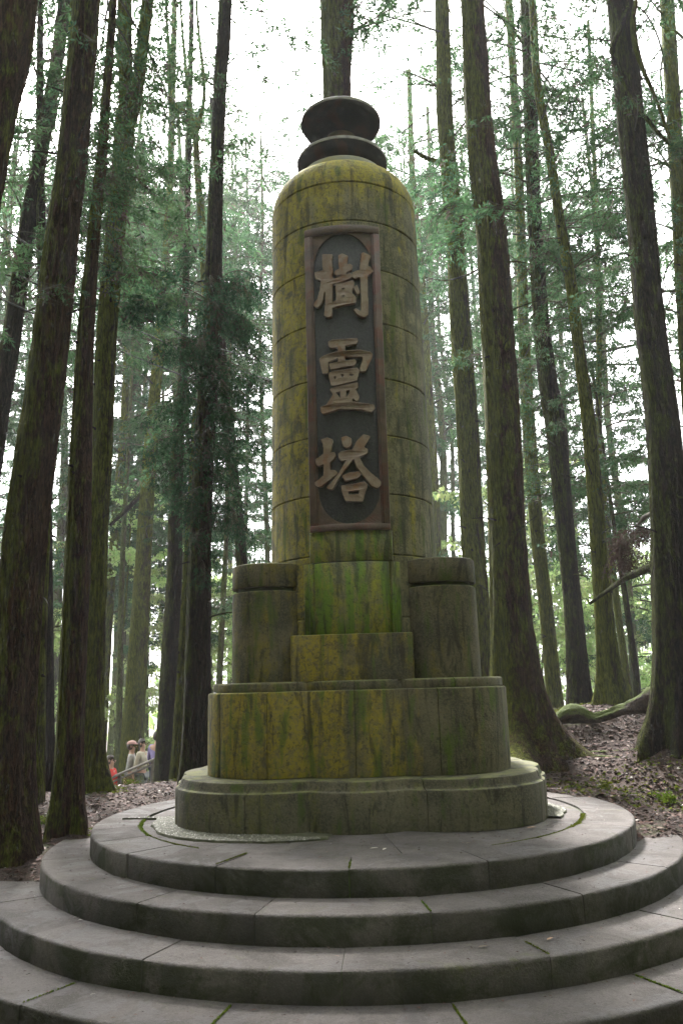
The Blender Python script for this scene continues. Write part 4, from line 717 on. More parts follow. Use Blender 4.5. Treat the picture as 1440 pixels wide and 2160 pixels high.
TREES = {
'A1' : (-1.26, [(-2.89, 7.14, 0.211), (-3.01, 5.99, 0.213), (-3.17, 4.4, 0.211), (-3.37, 2.42, 0.206), (-3.59, 0.32, 0.206)]),
'A2' : (-0.16, [(-2.58, 8.16, 0.131), (-2.62, 7.17, 0.135), (-2.67, 6.23, 0.142), (-2.73, 5.45, 0.153), (-2.79, 4.46, 0.163), (-2.9, 3.06, 0.179), (-2.96, 2.19, 0.192), (-2.98, 0.77, 0.193), (-2.95, -0.05, 0.208)]),
'A3' : (3.44, [(-4.18, 11.61, 0.092), (-4.32, 9.94, 0.097), (-4.55, 7.97, 0.111), (-4.71, 6.12, 0.121), (-4.83, 4.72, 0.125), (-5.03, 2.11, 0.132), (-5.14, -0.05, 0.138)]),
'A4' : (1.74, [(-3.42, 9.26, 0.043), (-3.42, 5.94, 0.058), (-3.48, 3.57, 0.066), (-3.47, 1.67, 0.068), (-3.43, 0.03, 0.071)]),
'A5' : (3.44, [(-4.45, 9.14, 0.057), (-4.26, 6.1, 0.067), (-4.13, 4.02, 0.071), (-3.91, -0.02, 0.078)]),
'B' : (0.34, [(-2.46, 8.62, 0.04), (-2.5, 7.42, 0.046), (-2.53, 6.56, 0.055), (-2.58, 5.73, 0.064), (-2.62, 4.94, 0.078), (-2.63, 4.17, 0.091), (-2.63, 3.18, 0.109), (-2.62, 2.25, 0.118), (-2.63, 0.73, 0.118), (-2.62, -0.07, 0.133)]),
'C' : (2.64, [(-2.95, 8.99, 0.126), (-2.98, 8.14, 0.137), (-3.04, 7.08, 0.128), (-3.11, 5.71, 0.131), (-3.13, 3.79, 0.126), (-3.15, 2.58, 0.129), (-3.13, 0.62, 0.141), (-3.08, 0.06, 0.162)]),
'C1' : (2.64, [(-3.01, 10.81, 0.102), (-2.98, 9.87, 0.101), (-2.94, 8.95, 0.099)]),
'C2' : (2.64, [(-2.68, 10.8, 0.082), (-2.79, 9.4, 0.086), (-2.9, 8.8, 0.099)]),
'E' : (14.44, [(-4.95, 20.3, 0.087), (-4.99, 15.47, 0.105), (-5.11, 12.61, 0.122), (-5.24, 10.29, 0.147), (-5.34, 8.62, 0.171), (-5.45, 6.86, 0.188), (-5.55, 4.26, 0.215), (-5.72, -0.61, 0.29)]),
'F' : (16.44, [(-6.58, 7.41, 0.057), (-6.63, 5.97, 0.07), (-6.65, 3.19, 0.082), (-6.61, -0.75, 0.092)]),
'G' : (12.44, [(-4.52, 2.92, 0.034), (-4.67, 2.48, 0.051), (-4.69, 1.7, 0.062), (-4.69, -0.47, 0.071)]),
'H' : (6.94, [(-2.96, 8.57, 0.063), (-3.0, 6.68, 0.087), (-3.09, 4.88, 0.119), (-3.09, 3.16, 0.133), (-3.15, 1.12, 0.17), (-3.19, -0.2, 0.183)]),
'I' : (2.94, [(-1.61, 11.04, 0.095), (-1.67, 9.83, 0.093), (-1.72, 8.3, 0.094), (-1.76, 6.49, 0.117), (-1.77, 5.66, 0.121), (-1.84, 4.66, 0.129), (-1.88, 3.82, 0.127), (-1.92, 2.58, 0.142), (-1.95, 0.09, 0.172)]),
'I2' : (4.44, [(-2.33, 4.22, 0.032), (-2.37, 3.15, 0.045), (-2.43, 1.44, 0.064), (-2.5, -0.14, 0.082)]),
'J' : (6.44, [(-2.71, 11.73, 0.054), (-2.67, 10.72, 0.062), (-2.59, 9.73, 0.07), (-2.51, 8.3, 0.069), (-2.42, 5.59, 0.067), (-2.44, 2.27, 0.064)]),
'J1' : (6.44, [(-3.31, 14.4, 0.028), (-3.25, 13.32, 0.032), (-3.17, 12.11, 0.041), (-2.87, 11.89, 0.045), (-2.74, 11.32, 0.054)]),
'J2' : (6.44, [(-3.03, 14.39, 0.023), (-2.95, 13.31, 0.028), (-2.87, 12.46, 0.036), (-2.76, 11.43, 0.045)]),
'J3' : (6.44, [(-2.67, 13.72, 0.028), (-2.57, 12.76, 0.032), (-2.55, 12.14, 0.036), (-2.69, 11.42, 0.05)]),
'K' : (8.44, [(-2.49, 7.74, 0.078), (-2.37, 6.22, 0.09), (-2.27, 5.24, 0.099), (-2.11, 3.52, 0.11), (-1.94, 0.65, 0.115)]),
'L' : (15.44, [(-3.46, 5.68, 0.06), (-3.51, 4.33, 0.073), (-3.65, 1.36, 0.084), (-3.7, -0.74, 0.088)]),
'M' : (3.44, [(0.05, 11.44, 0.242), (0.01, 9.85, 0.2), (-0.04, 6.69, 0.203), (-0.1, 3.24, 0.223), (-0.14, 0.4, 0.242)]),
'N' : (5.44, [(1.96, 13.24, 0.117), (1.89, 10.8, 0.138), (1.93, 8.51, 0.146), (1.93, 6.78, 0.166), (1.95, 5.14, 0.169), (1.93, 3.57, 0.177), (1.95, 2.07, 0.184), (1.93, 0.64, 0.194)]),
'O' : (2.24, [(1.89, 10.23, 0.156), (1.87, 8.39, 0.173), (1.93, 6.67, 0.189), (1.92, 5.37, 0.196), (1.91, 4.13, 0.209), (1.87, 2.94, 0.212), (1.84, 1.82, 0.232), (1.82, 1.01, 0.256), (1.8, 0.22, 0.278)]),
'P' : (7.44, [(3.65, 15.06, 0.08), (3.6, 11.7, 0.086), (3.53, 9.61, 0.093), (3.44, 7.62, 0.109), (3.4, 5.72, 0.12), (3.4, 3.91, 0.121), (3.46, 2.19, 0.123), (3.49, 0.62, 0.137)]),
'Q' : (5.94, [(3.62, 13.64, 0.125), (3.54, 11.61, 0.122), (3.48, 10.15, 0.12), (3.44, 8.75, 0.126), (3.42, 7.39, 0.132), (3.45, 6.09, 0.153), (3.52, 5.24, 0.172), (3.53, 3.62, 0.144), (3.55, 2.07, 0.145), (3.52, 0.66, 0.179)]),
'S' : (4.44, [(3.32, 12.25, 0.06), (3.29, 10.66, 0.066), (3.38, 9.56, 0.069), (3.45, 8.29, 0.071), (3.54, 7.07, 0.088), (3.56, 6.29, 0.084), (3.61, 4.77, 0.099), (3.6, 3.32, 0.111), (3.58, 1.95, 0.125), (3.57, 0.73, 0.146)]),
'T' : (1.64, [(3.66, 9.6, 0.152), (3.63, 7.88, 0.156), (3.62, 6.26, 0.16), (3.59, 5.04, 0.167), (3.61, 3.88, 0.184), (3.52, 2.25, 0.199), (3.4, 0.47, 0.211)]),
'U' : (4.44, [(5.55, 12.15, 0.111), (5.4, 9.48, 0.111), (5.26, 7.01, 0.114), (5.09, 3.99, 0.119), (4.89, 0.59, 0.132)]),
'V' : (10.44, [(5.79, 3.9, 0.046), (5.87, 2.77, 0.061), (5.92, 1.56, 0.07), (5.93, 0.58, 0.079)]),
'X' : (11.44, [(6.37, 12.07, 0.059), (6.17, 9.3, 0.069), (5.92, 5.75, 0.078), (6.08, 0.35, 0.084)]),

}
def ext_path(Y, L, top=5.0, yj=0.0):
    P = [(x, Y, z, r) for x, z, r in L]
    P.sort(key=lambda q: -q[2])
    if top:
        a, b = P[0], P[1]; k = top/max(.3, (a[2]-b[2])); k = min(k, 3)
        P.insert(0, (a[0]+(a[0]-b[0])*k*.7, a[1], a[2]+top, a[3]*.7))
    a, b = P[-1], P[-2]; g = float(ground_z(np.array([a[0]]), np.array([a[1]]))[0])
    if g-.15 < a[2]: 
        dz = a[2]-(g-.2); P.append((a[0]+(a[0]-b[0])/max(.3, b[2]-a[2])*dz*.6, a[1], g-.2, a[3]*1.08))
    return P, g

# key: label, bark, flare, crowns [(z, kind, scale)], extra top
SPEC = {
'A1': ('thick leaning cedar trunk cut off by the upper left edge of the photo', 'bark_a', .5, [(11, 'R', 1.2)], 5),
'A2': ('big mossy cedar trunk at the far left, its flared foot beside the steps', 'bark_a', .45, [(5.6, 'S', 1.0), (6.0, 'S', 1.2), (6.5, 'S', 1.2), (7.0, 'S', 1.0), (11, 'R', 1.2), (13, 'R', 1.2)], 5),
'A3': ('cedar trunk leaning behind the biggest trunk at the far left', 'bark_c', .3, [(6.2, 'S', 1.4), (7.2, 'R', 1.0), (8.8, 'R', .9), (10.5, 'R', .9), (12, 'R', 1.1), (14, 'R', 1.3)], 5),
'A4': ('slim mossy trunk rooted just right of the biggest left trunk', 'bark_b', .4, [(8, 'S', 1.0), (9.8, 'S', 1.1)], 2),
'A5': ('slim dark trunk rooted behind the slim mossy one on the left', 'bark_c', .4, [(9, 'R', .9), (7.5, 'S', 1.0)], 3),
'B': ('brown and green trunk with two spread feet on the leaf litter, left of the platform', 'bark_a', .55, [(8.6, 'S', 1.0), (9.5, 'R', .8), (12, 'R', 1.0)], 4),
'C': ('mossy trunk that forks into two stems high up, left of the monument', 'bark_b', .6, [(6.2, 'S', 1.2), (6.8, 'S', 1.4), (7.4, 'R', .6), (8.1, 'R', .6)], 0),
'E': ('tall trunk rising behind the stair railing and the walking people', 'bark_b', .3, [(6.0, 'R', .8), (9.5, 'R', 1.4), (12.5, 'R', 1.5), (15, 'F', .7), (18, 'F', .8)], 6),
'F': ('thin pale trunk in the bright background left of the railing', 'bark_d', 0, [(9, 'F', .7)], 6),
'H': ('dark blue grey trunk just right of the person in purple', 'bark_c', .2, [(5.5, 'S', 1.4), (8.5, 'R', .8), (10, 'R', .8)], 9),
'I': ('dark trunk cloaked in shaggy hanging needles, nearest the monument on its left', 'bark_c', .6, [(8.4, 'S', 1.3), (9.2, 'R', .55), (10.4, 'R', .8), (11.8, 'R', .9)], 6),
'I2': ('slender mossy trunk growing close against the left of the shaggy dark one', 'bark_b', .3, [(4.6, 'S', 1.0)], 1),
'J': ('bare slim tree forking into three crooked stems above the shaggy trunk', 'bark_b', .1, [(8.2, 'S', 1.1)], 0),
'K': ('dark trunk partly hidden behind the left pillar of the monument', 'bark_c', .2, [(6, 'R', .7), (8.6, 'R', .9), (3.4, 'S', 1.3)], 6),
'L': ('thin pale trunk glimpsed just left of the left pillar', 'bark_d', 0, [(7, 'F', .6)], 6),
'M': ('thick trunk rising straight up behind the disc finial', 'bark_a', .3, [(10.9, 'R', .75), (12.2, 'R', .9), (14, 'R', 1.1)], 5),
'N': ('straight green trunk first to the right of the monument column', 'bark_b', .3, [(8.8, 'R', .7), (6.2, 'S', 1.2), (11.6, 'R', 1.0), (14, 'R', 1.2)], 5),
'O': ('biggest trunk right of the monument, its wide rooted foot behind the plinth', 'bark_a', 1.35, [(7.2, 'S', 1.2), (8.0, 'S', 1.0), (11.8, 'R', 1.2), (13.5, 'R', 1.2)], 5),
'P': ('slender trunk second from the biggest one on the right, base on the mound', 'bark_b', .3, [(5.2, 'R', .6), (7.2, 'R', .8), (9.0, 'R', 1.0), (11, 'R', 1.2), (13.5, 'R', 1.2), (3.8, 'S', 1.5)], 5),
'Q': ('dark trunk on the mound between the slender one and the bright mossy one', 'bark_c', .5, [(5.0, 'R', .6), (6.6, 'R', .7), (8.2, 'R', .9), (10.5, 'R', 1.2), (13, 'R', 1.2)], 5),
'S': ('bright mossy leaning trunk with a flared foot on top of the mound', 'bark_b', .8, [(8.3, 'R', .8), (6.4, 'R', .6), (10.5, 'R', .9)], 3),
'T': ('big dark trunk at the right edge with roots arching to the mossy log', 'bark_c', 1.0, [(6.3, 'S', 1.0), (7.6, 'R', .55), (9.3, 'R', .6), (11.2, 'R', 1.3)], 5),
'U': ('green mossy trunk cut off by the upper right edge of the photo', 'bark_b', .5, [(8.6, 'R', 1.0), (6.6, 'R', .9), (4.8, 'R', .8), (11, 'R', 1.2)], 5),
'V': ('small crooked far trunk between the mossy trunk and the right edge trunk', 'bark_c', 0, [(5.0, 'F', .6)], 4),
'X': ('faint slim trunk far behind the bright mossy leaning one', 'bark_b', 0, [(5.5, 'F', .6), (9, 'F', .8), (13, 'F', .8)], 6),
}
FORKS = {'C': ['C1', 'C2'], 'J': ['J1', 'J2', 'J3']}
KIND = {'R': CR, 'D': CD, 'F': CF, 'L': CL, 'S': SP}
ROOTS = {'O': [(-20, 16, 1.6), (-60, 14, 1.1), (-95, 14, .9), (40, 18, .8), (200, 20, .5)], 'T': [(205, 12, 1.2), (250, 12, .8), (290, 12, .8)], 'A2': [(-30, 22, .7), (-100, 20, .5)], 'B': [(-35, 16, 1.3), (-120, 18, .5)], 'C': [(-20, 18, 1.0)], 'S': [(190, 18, 1.0), (-20, 20, 1.0), (-90, 20, .5)]}
GRP = 'tall cedar trees around the monument'
TP = {}
STUB = RNG
for ti, (k, (label, bark, flare, crowns, top)) in enumerate(SPEC.items()):
    Y, L = TREES[k]; path, g = ext_path(Y, L, top); TP[k] = path
    t = empty('cedar_tree', (path[-1][0], Y, g)); tag(t, label, 'tree', GRP)
    off = Vector(t.location)
    def loc(p): return tuple(Vector(p)-off)
    lp = [(p[0]-off.x, p[1]-off.y, p[2]-off.z, p[3]) for p in path]
    near = Y < 6
    link('trunk', trunk_mesh('trunk', lp, 0.02, flare, 44 if near else 16, 50+ti, .045 if near else .035, ROOTS.get(k, ()), .07 if near else .2), M[bark], t)
    if near or k in ('N', 'Q', 'P'):
        sg = np.random.default_rng(900+ti)
        for _ in range(12):
            z = sg.uniform(1.2, 8.5); c = base_at(path, z); a = sg.uniform(3.4, 6.0); L = sg.choice([sg.uniform(.04, .10), sg.uniform(.15, .55)], p=[.6, .4]); rr_ = c[2]*.85
            u = np.array([math.cos(a), math.sin(a), sg.uniform(-.3, .5)]); p0 = np.array([c[0], c[1], z])+u*[rr_, rr_, 0]; Pt = [tuple(p0+u*L*q+np.array([0, 0, -.15*L*q*q]))+((.020 if L < .12 else .012)*(1-.7*q),) for q in (-.4, .2, .6, 1.0)]
            Cc = np.array([(q[0]-off.x, q[1]-off.y, q[2]-off.z, q[3]) for q in Pt]); V, F = tube_tris(Cc[:, :3], Cc[0, 3], Cc[-1, 3], 6); link('branch_stub', mesh_np('branch_stub', V, F, 3), M['bark_c'], t)
    for f in FORKS.get(k, []):
        Yf, Lf = TREES[f]; fp = sorted([(x-off.x, Yf-off.y, z-off.z, r) for x, z, r in Lf], key=lambda q: -q[2])
        a, b = fp[0], fp[1]; fp.insert(0, (a[0]+(a[0]-b[0])*1.2, a[1], a[2]+2.0, a[3]*.7))
        link('stem', trunk_mesh('stem', fp, None, 0, 14, 90+ti, .04), M[bark], t)
    for (z, kd, s) in crowns:
        c = base_at(path, z); me = RNG.choice(len(KIND[kd])); add_crown(t, KIND[kd][me], loc((c[0], c[1], z)), s)
TREEOBJ = {o['label']: o for o in COL.objects if o.get('category') == 'tree'}

# the shaggy tree: dense curtain of dark needles round its trunk
sh = TREEOBJ[SPEC['I'][0]]; off = sh.location
for z, s, kd in [(6.35, .75, 0), (6.1, .8, 1), (5.7, .85, 2), (5.2, .85, 0), (4.8, .80, 1), (4.4, .75, 2), (4.0, .75, 0), (3.6, .60, 1), (3.2, .50, 2)]:
    c = base_at(TP['I'], z); add_crown(sh, CD[kd], (c[0]-off.x, c[1]-off.y, z-off.z), s*.80, sz=1.15)
bm_ = with_mats(crown_mesh('crown', 777, n_br=6, Lr=(.9, 1.25), h=.5, up=.8, droop=.8, per_m=38, size=(.16, .30), down_hang=.15, az=(165, 205)), 'needles_dark')
c = base_at(TP['I'], 6.3); add_crown(sh, bm_, (c[0]-off.x, c[1]-off.y, 6.15-off.z), 1.0, 0.0)

# ------------------------------------------------------------------ background trees
def far_tree(x, Y, zt, r, label, kinds, bark='bark_d', group='distant trees in the mist', lean=0.0, seed=0, name='distant_tree'):
    g = float(ground_z(np.array([x]), np.array([Y]), False)[0]); t = empty(name, (x, Y, g)); tag(t, label, 'tree', group)
    rg = np.random.default_rng(seed); H = zt-g; pts = [(lean*H*s+rg.normal(0, .12), 0, H*s, r*(1.1-.75*s)) for s in np.linspace(1, 0, 7)]; pts.append((pts[-1][0], 0, -.5, r*1.15))
    link('trunk', trunk_mesh('trunk', pts, None, 0, 10, seed, .03, step=.8), M[bark], t)
    for (z, kd, s) in kinds:
        P = np.array(pts)[::-1]; zz = z-g
        add_crown(t, KIND[kd][rg.integers(len(KIND[kd]))], (np.interp(zz, P[:, 2], P[:, 0]), 0, zz), s, rg=rg)
    return t
rg = np.random.default_rng(21)
# (x at its depth, depth, top height)
far = []
for i in range(24):
    Y = rg.uniform(15, 38); px = rg.uniform(-60, 1500)
    if 590 < px < 900: px += 300*(1 if px > 740 else -1)
    x = (px-735)/1758*(Y+7.5); far.append((x, Y, rg.uniform(.10, .22)))
for px, Y in ((548, 24), (515, 30), (575, 36), (905, 34), (885, 26), (945, 30), (490, 38)): far.append(((px-735)/1758*(Y+7.5), Y, .12))
for i, (x, Y, r) in enumerate(far):
    H = 12+Y*.55; ks = []
    z = (4.5 if x < -1 else 2.5)+rg.uniform(0, 3)
    while z < H-2:
        if rg.random() < .8: ks.append((z, 'F', rg.uniform(.55, .9)))
        z += rg.uniform(2.2, 4.2)
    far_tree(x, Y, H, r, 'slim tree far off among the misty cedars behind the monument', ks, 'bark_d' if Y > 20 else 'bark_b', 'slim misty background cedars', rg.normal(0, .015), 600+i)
# pale green undergrowth trees lower down the slope
for i in range(22):
    Y = rg.uniform(17, 38); px = rg.uniform(60, 560) if i % 2 else rg.uniform(1040, 1420)
    x = (px-735)/1758*(Y+7.5); g = -.12*Y
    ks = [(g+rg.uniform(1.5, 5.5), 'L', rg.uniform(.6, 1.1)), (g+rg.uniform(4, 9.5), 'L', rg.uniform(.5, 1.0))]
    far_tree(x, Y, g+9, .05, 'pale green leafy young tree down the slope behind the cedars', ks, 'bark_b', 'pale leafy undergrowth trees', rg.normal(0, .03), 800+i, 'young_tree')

# far wood: one mass of foliage that nobody could count
def far_wood():
    rg = np.random.default_rng(33); n = 4200
    Y = rg.uniform(40, 62, n); px = rg.uniform(-350, 1800, n); x = (px-735)/1758*(Y+7.5); z = rg.beta(1.1, 2.4, n)*10-9
    keep = snoise(x*.35, z*.35, 8, 3) > -.15+.035*(z-2); x, Y, z, s = x[keep], Y[keep], z[keep], rg.uniform(1.0, 2.0, keep.sum())
    # unseen wood round both sides and behind, thickened to block sky light
    m = 11000; a = rg.uniform(R(-215), R(35), m); rr = rg.uniform(9, 26, m); xb = rr*np.cos(a); yb = -6+rr*np.sin(a); zb = rg.beta(1.5, 1.1, m)*(8+rr*.8)
    ok = ~((np.abs((xb)/(yb+7.6+1e-6)) < .62) & (yb > -7)); xb, yb, zb = xb[ok], yb[ok], zb[ok]
    x = np.concatenate([x, xb]); Y = np.concatenate([Y, yb]); z = np.concatenate([z, zb]); s = np.concatenate([s, rg.uniform(1.8, 3.2, len(xb))]); n = len(x)
    d = rg.normal(0, 1, (n, 3)); d[:, 2] -= .6; d /= np.linalg.norm(d, axis=1)[:, None]
    V, tn = spray_tris(np.stack([x, Y, z], 1), d, s, rg, 12, .45, jitter=.9)
    o = link('far_wood', mesh_np('far_wood', V, diamonds_to_tris(len(V)), 3, False, tn), M['leaves']); tag(o, 'pale green far wood seen between the trunks, with unseen dense wood behind to block sky light', kind='stuff')
far_wood()

# ------------------------------------------------------------------ leaf litter
def litter(name, n, xr, yr, mat, seed, size=(.018, .045), lift=.012, cond=None, label=''):
    rg = np.random.default_rng(seed); x = rg.uniform(*xr, n); y = rg.uniform(*yr, n); r = np.hypot(x, y)
    z = ground_z(x, y); stepz = np.where(r < 2.17, 0, np.where(r < 2.49, -.17, np.where(r < 2.86, -.34, np.where(r < 3.21, -.51, -9))))
    ok = z > stepz+.003
    if cond is not None: ok &= cond(x, y, rg)
    x, y, z = x[ok], y[ok], z[ok]; n = len(x); s = rg.uniform(*size, n); a = rg.uniform(0, 6.28, n)
    tx, ty = rg.normal(0, .25, n), rg.normal(0, .25, n); V = np.zeros((n, 4, 3)); asp = rg.uniform(.3, .6, n)
    for q, (u, v) in enumerate([(-1, 0), (0, -1), (1, 0), (0, 1)]):
        uu = u*s; vv = v*s*asp; V[:, q, 0] = x+uu*np.cos(a)-vv*np.sin(a); V[:, q, 1] = y+uu*np.sin(a)+vv*np.cos(a)
        V[:, q, 2] = z+rg.uniform(.2, 1, n)*lift+uu*tx*.6+vv*ty+(q % 2)*.004
    Fc = np.arange(n*4).reshape(-1, 4)[:, [0, 1, 2, 0, 2, 3]].reshape(-1, 3)
    o = link(name, mesh_np(name, V, Fc, 3, False, np.repeat(rg.random(n), 4)), mat); tag(o, label, kind='stuff'); return o
M['litter'] = tint_mat('dead_leaves', [(0, (.012, .006, .005)), (.35, (.036, .012, .008)), (.62, (.060, .020, .014)), (.86, (.085, .040, .028)), (.975, (.17, .125, .105)), (1, (.38, .36, .34))], .8)
litter('leaf_litter', 90000, (-6.5, 6.2), (-1.6, 7.5), M['litter'], 41, size=(.010, .030), lift=.010,  label='fallen brown and reddish leaves covering the forest floor')
litter('leaf_litter', 9000, (-6.5, 6), (-.8, 4), M['litter'], 42, size=(.02, .042), lift=.018, cond=lambda x, y, rg: (x > 0) | (rg.random(len(x)) < .25), label='larger pale fallen leaves scattered over the forest floor')
def clumps(x, y, rg): return snoise(x*1.9, y*1.9, 77, 2) > .42
litter('ground_moss', 26000, (-5, 5.5), (-.6, 6), M['moss'], 43, size=(.012, .03), lift=.035, cond=clumps, label='small green moss and seedlings growing in patches on the forest floor')

def twigs(n, seed):
    rg = np.random.default_rng(seed); x = rg.uniform(-5.5, 5.5, n); y = rg.uniform(-1, 6, n); z = ground_z(x, y); r = np.hypot(x, y); ok = r > 3.0; ok |= (y > 1.4) & (r > 2.4); x, y, z = x[ok], y[ok], z[ok]; BV = []; BF = []; nb = 0
    for k in range(len(x)):
        a = rg.uniform(0, 6.28); L = rg.uniform(.06, .35); P = np.array([(x[k]+L*t*math.cos(a)+rg.normal(0, .006), y[k]+L*t*math.sin(a)+rg.normal(0, .006), z[k]+.012+rg.uniform(0, .02)) for t in (0, .35, .7, 1)])
        P[:, 2] = np.maximum(P[:, 2], ground_z(P[:, 0], P[:, 1])+.008); V, F = tube_tris(P, rg.uniform(.002, .006), .0015, 3); BV.append(V); BF.append(F+nb); nb += len(V)
    o = link('fallen_twigs', mesh_np('fallen_twigs', np.vstack(BV), np.vstack(BF), 3), M['twig']); tag(o, 'thin fallen twigs scattered among the dead leaves', kind='stuff')
twigs(900, 55)

def step_debris():
    rg = np.random.default_rng(66); C = []
    for (r0, r1, z, n) in [(1.35, 2.2, .006, 420), (2.26, 2.57, -.163, 240), (2.61, 2.93, -.333, 300), (2.975, 3.33, -.503, 330)]:
        a = rg.uniform(0, 6.283, n); r = r0+(r1-r0)*rg.beta(.8, 1.3, n); C.append(np.stack([SX+r*np.cos(a), SY+r*np.sin(a), np.full(n, z)], 1))
    C = np.vstack(C); n = len(C); s = rg.uniform(.004, .018, n); a = rg.uniform(0, 6.28, n); w = s*rg.choice([.12, .5], n, p=[.6, .4]); V = np.zeros((n, 4, 3))
    for q, (u, v) in enumerate([(-1, 0), (0, -1), (1, 0), (0, 1)]):
        V[:, q, 0] = C[:, 0]+u*s*np.cos(a)-v*w*np.sin(a); V[:, q, 1] = C[:, 1]+u*s*np.sin(a)+v*w*np.cos(a); V[:, q, 2] = C[:, 2]+.004+(q % 2)*.003
    o = link('needle_debris', mesh_np('needle_debris', V, np.arange(n*4).reshape(-1, 4)[:, [0, 1, 2, 0, 2, 3]].reshape(-1, 3), 3, False, np.repeat(rg.random(n), 4)), M['litter']); tag(o, 'tiny dead needles and leaf bits scattered on the stone treads', kind='stuff')
step_debris()

# ------------------------------------------------------------------ mossy roots on the mound
def root(path, label, mat, seed=0, moss=True, sides=18, hug=True):
    if hug: path = [(x, y, float(ground_z(np.array([x]), np.array([y]))[0])-r*.35, r) for x, y, z, r in path]
    P = cat_rom(path, .06); me = trunk_mesh_dir('root', P, sides, seed)
    o = link('exposed_root', me, mat); tag(o, label, 'tree root', 'exposed mossy roots on the mound'); return o
def trunk_mesh_dir(name, C, sides, seed, rough=.17):
    rg = np.random.default_rng(seed); P = C[:, :3]; T = np.gradient(P, axis=0); T /= np.linalg.norm(T, axis=1)[:, None]+1e-9
    S = np.cross(T, np.array([0.05, .1, 1.])); S /= np.linalg.norm(S, axis=1)[:, None]+1e-9; B = np.cross(S, T); A = np.linspace(0, 2*np.pi, sides, endpoint=False); ph = rg.uniform(0, 6.28, 6)
    G = np.zeros((len(P), sides, 3)); s = np.arange(len(P))*.06
    for i in range(len(P)):
        w = C[i, 3]*(1+rough*np.sin(3*A+ph[0]+s[i]*3)+rough*np.sin(2*A+ph[1]-s[i]*5)+rough*.6*np.sin(6*A+ph[2]+s[i]*9)+rough*.4*rg.normal(0, 1, sides))
        G[i] = P[i]+(w*np.cos(A))[:, None]*S[i]+(w*np.sin(A))[:, None]*B[i]
    n, m = G.shape[:2]; V = list(G.reshape(-1, 3)); I, Jx = np.meshgrid(np.arange(n-1), np.arange(m), indexing='ij'); a = I*m+Jx; b = I*m+(Jx+1) % m
    Fc = np.stack([a, b, b+m, a+m], -1).reshape(-1, 4)
    return mesh_np(name, np.array(V), Fc, 4, True)
def moss_top_mat():
    m, nt, b = new_mat('mossy_root_bark'); N = NT(nt); geo = N.n('ShaderNodeNewGeometry'); nz = N.sep(geo.outputs['Normal'])[2]
    n1 = N.noise(14, None, 5, .7); n2 = N.noise(60, None, 3, .7)
    bark = N.mix(N.rng(n1, .4, .6), (.018, .011, .008), (.048, .031, .020))
    moss = N.mix(n2, (.022, .036, .006), (.075, .095, .012))
    N.l(N.mix(N.rng(N.math('ADD', nz, N.math('MULTIPLY', n1, .8)), .55, .85), bark, moss), b.inputs['Base Color']); b.inputs['Roughness'].default_value = .95
    N.bump(N.math('ADD', n1, n2), b, .9, .02); return m
M['root'] = moss_top_mat()
root([(2.15, 2.75, .47, .08), (2.42, 2.95, .58, .06), (2.66, 3.0, .66, .095), (2.92, 2.98, .60, .06), (3.2, 2.9, .69, .07), (3.40, 2.6, .76, .10), (3.52, 2.15, .92, .10), (3.52, 1.85, 1.1, .06)], 'thick mossy root like a log lying along the top of the mound', M['root'], 3, hug=False)
root([(2.55, 2.35, .26, .02), (2.8, 2.3, .36, .022), (3.05, 2.2, .33, .02), (3.3, 2.0, .38, .02)], 'thin pale root crossing the dark hollow under the mossy log', M['root'], 5)
root([(2.25, 2.2, .24, .02), (2.5, 2.1, .30, .025), (2.75, 1.85, .22, .02), (2.85, 1.6, .17, .012)], 'short root stub half buried in leaves in front of the hollow', M['root'], 6)
# moss tufts on the big root
P = cat_rom([(2.3, 2.9, .66, 0), (2.66, 3.0, .755, 0), (2.92, 2.98, .695, 0), (3.2, 2.9, .775, 0), (3.38, 2.62, .85, 0)], .05)[:, :3]
for (cx, cy, rad, n, lab) in [(3.55, .35, .12, 260, 'light green seedling clump in the leaves near the right edge'), (2.95, .75, .14, 260, 'yellow green moss clump in the leaves right of the platform'), (3.35, 1.15, .09, 160, 'small green plant at the foot of the right edge trunk'), (-3.05, 1.0, .12, 220, 'pale green fern clump between the two left trunks'), (-2.9, 3.6, .15, 200, 'small green weed on the leaf litter in front of the railing'), (2.45, 1.05, .10, 160, 'dark green tuft just behind the platform on the right')]:
    rg = np.random.default_rng(int(cx*100) % 97+3); rad *= .6; c = np.zeros((n//8, 3)); c[:, 0] = cx+rg.normal(0, rad/2, len(c)); c[:, 1] = cy+rg.normal(0, rad/2, len(c)); c[:, 2] = ground_z(c[:, 0], c[:, 1])+.005
    d = rg.normal(0, .6, (len(c), 3)); d[:, 2] = 1; d /= np.linalg.norm(d, axis=1)[:, None]
    V, tn = spray_tris(c, d, rg.uniform(.05, .11, len(c)), rg, 8, .5, droop=.5)
    o = link('ground_plant', mesh_np('ground_plant', V, diamonds_to_tris(len(V)), 3, False, tn), M['moss']); tag(o, lab, 'plant', 'small green plants on the forest floor')

# fallen leaves lying on the stone
def leaf(x, y, z, s, rot, label, mat):
    P = [(-1, 0, 0), (-.4, -.35, .1), (.4, -.3, .16), (1, 0, .05), (.4, .32, .12), (-.4, .36, .06), (0, 0, .02)]
    V = [(x+s*(u*math.cos(rot)-v*math.sin(rot)), y+s*(u*math.sin(rot)+v*math.cos(rot)), z+s*w+.003) for u, v, w in P]
    me = mesh_py('fallen_leaf', V, [(0, 1, 6), (1, 2, 6), (2, 3, 6), (3, 4, 6), (4, 5, 6), (5, 0, 6)]); o = link('fallen_leaf', me, mat); tag(o, label, 'leaf', 'fallen leaves on the stone steps')
M['dry_leaf'] = simple('dry_leaf', (.26, .15, .09), (.34, .22, .14), 20, .7); M['dark_leaf'] = simple('damp_leaf', (.07, .05, .04), (.12, .09, .06), 20, .6); M['pale_chip'] = simple('pale_chip', (.42, .38, .32), (.5, .46, .4), 20, .7)
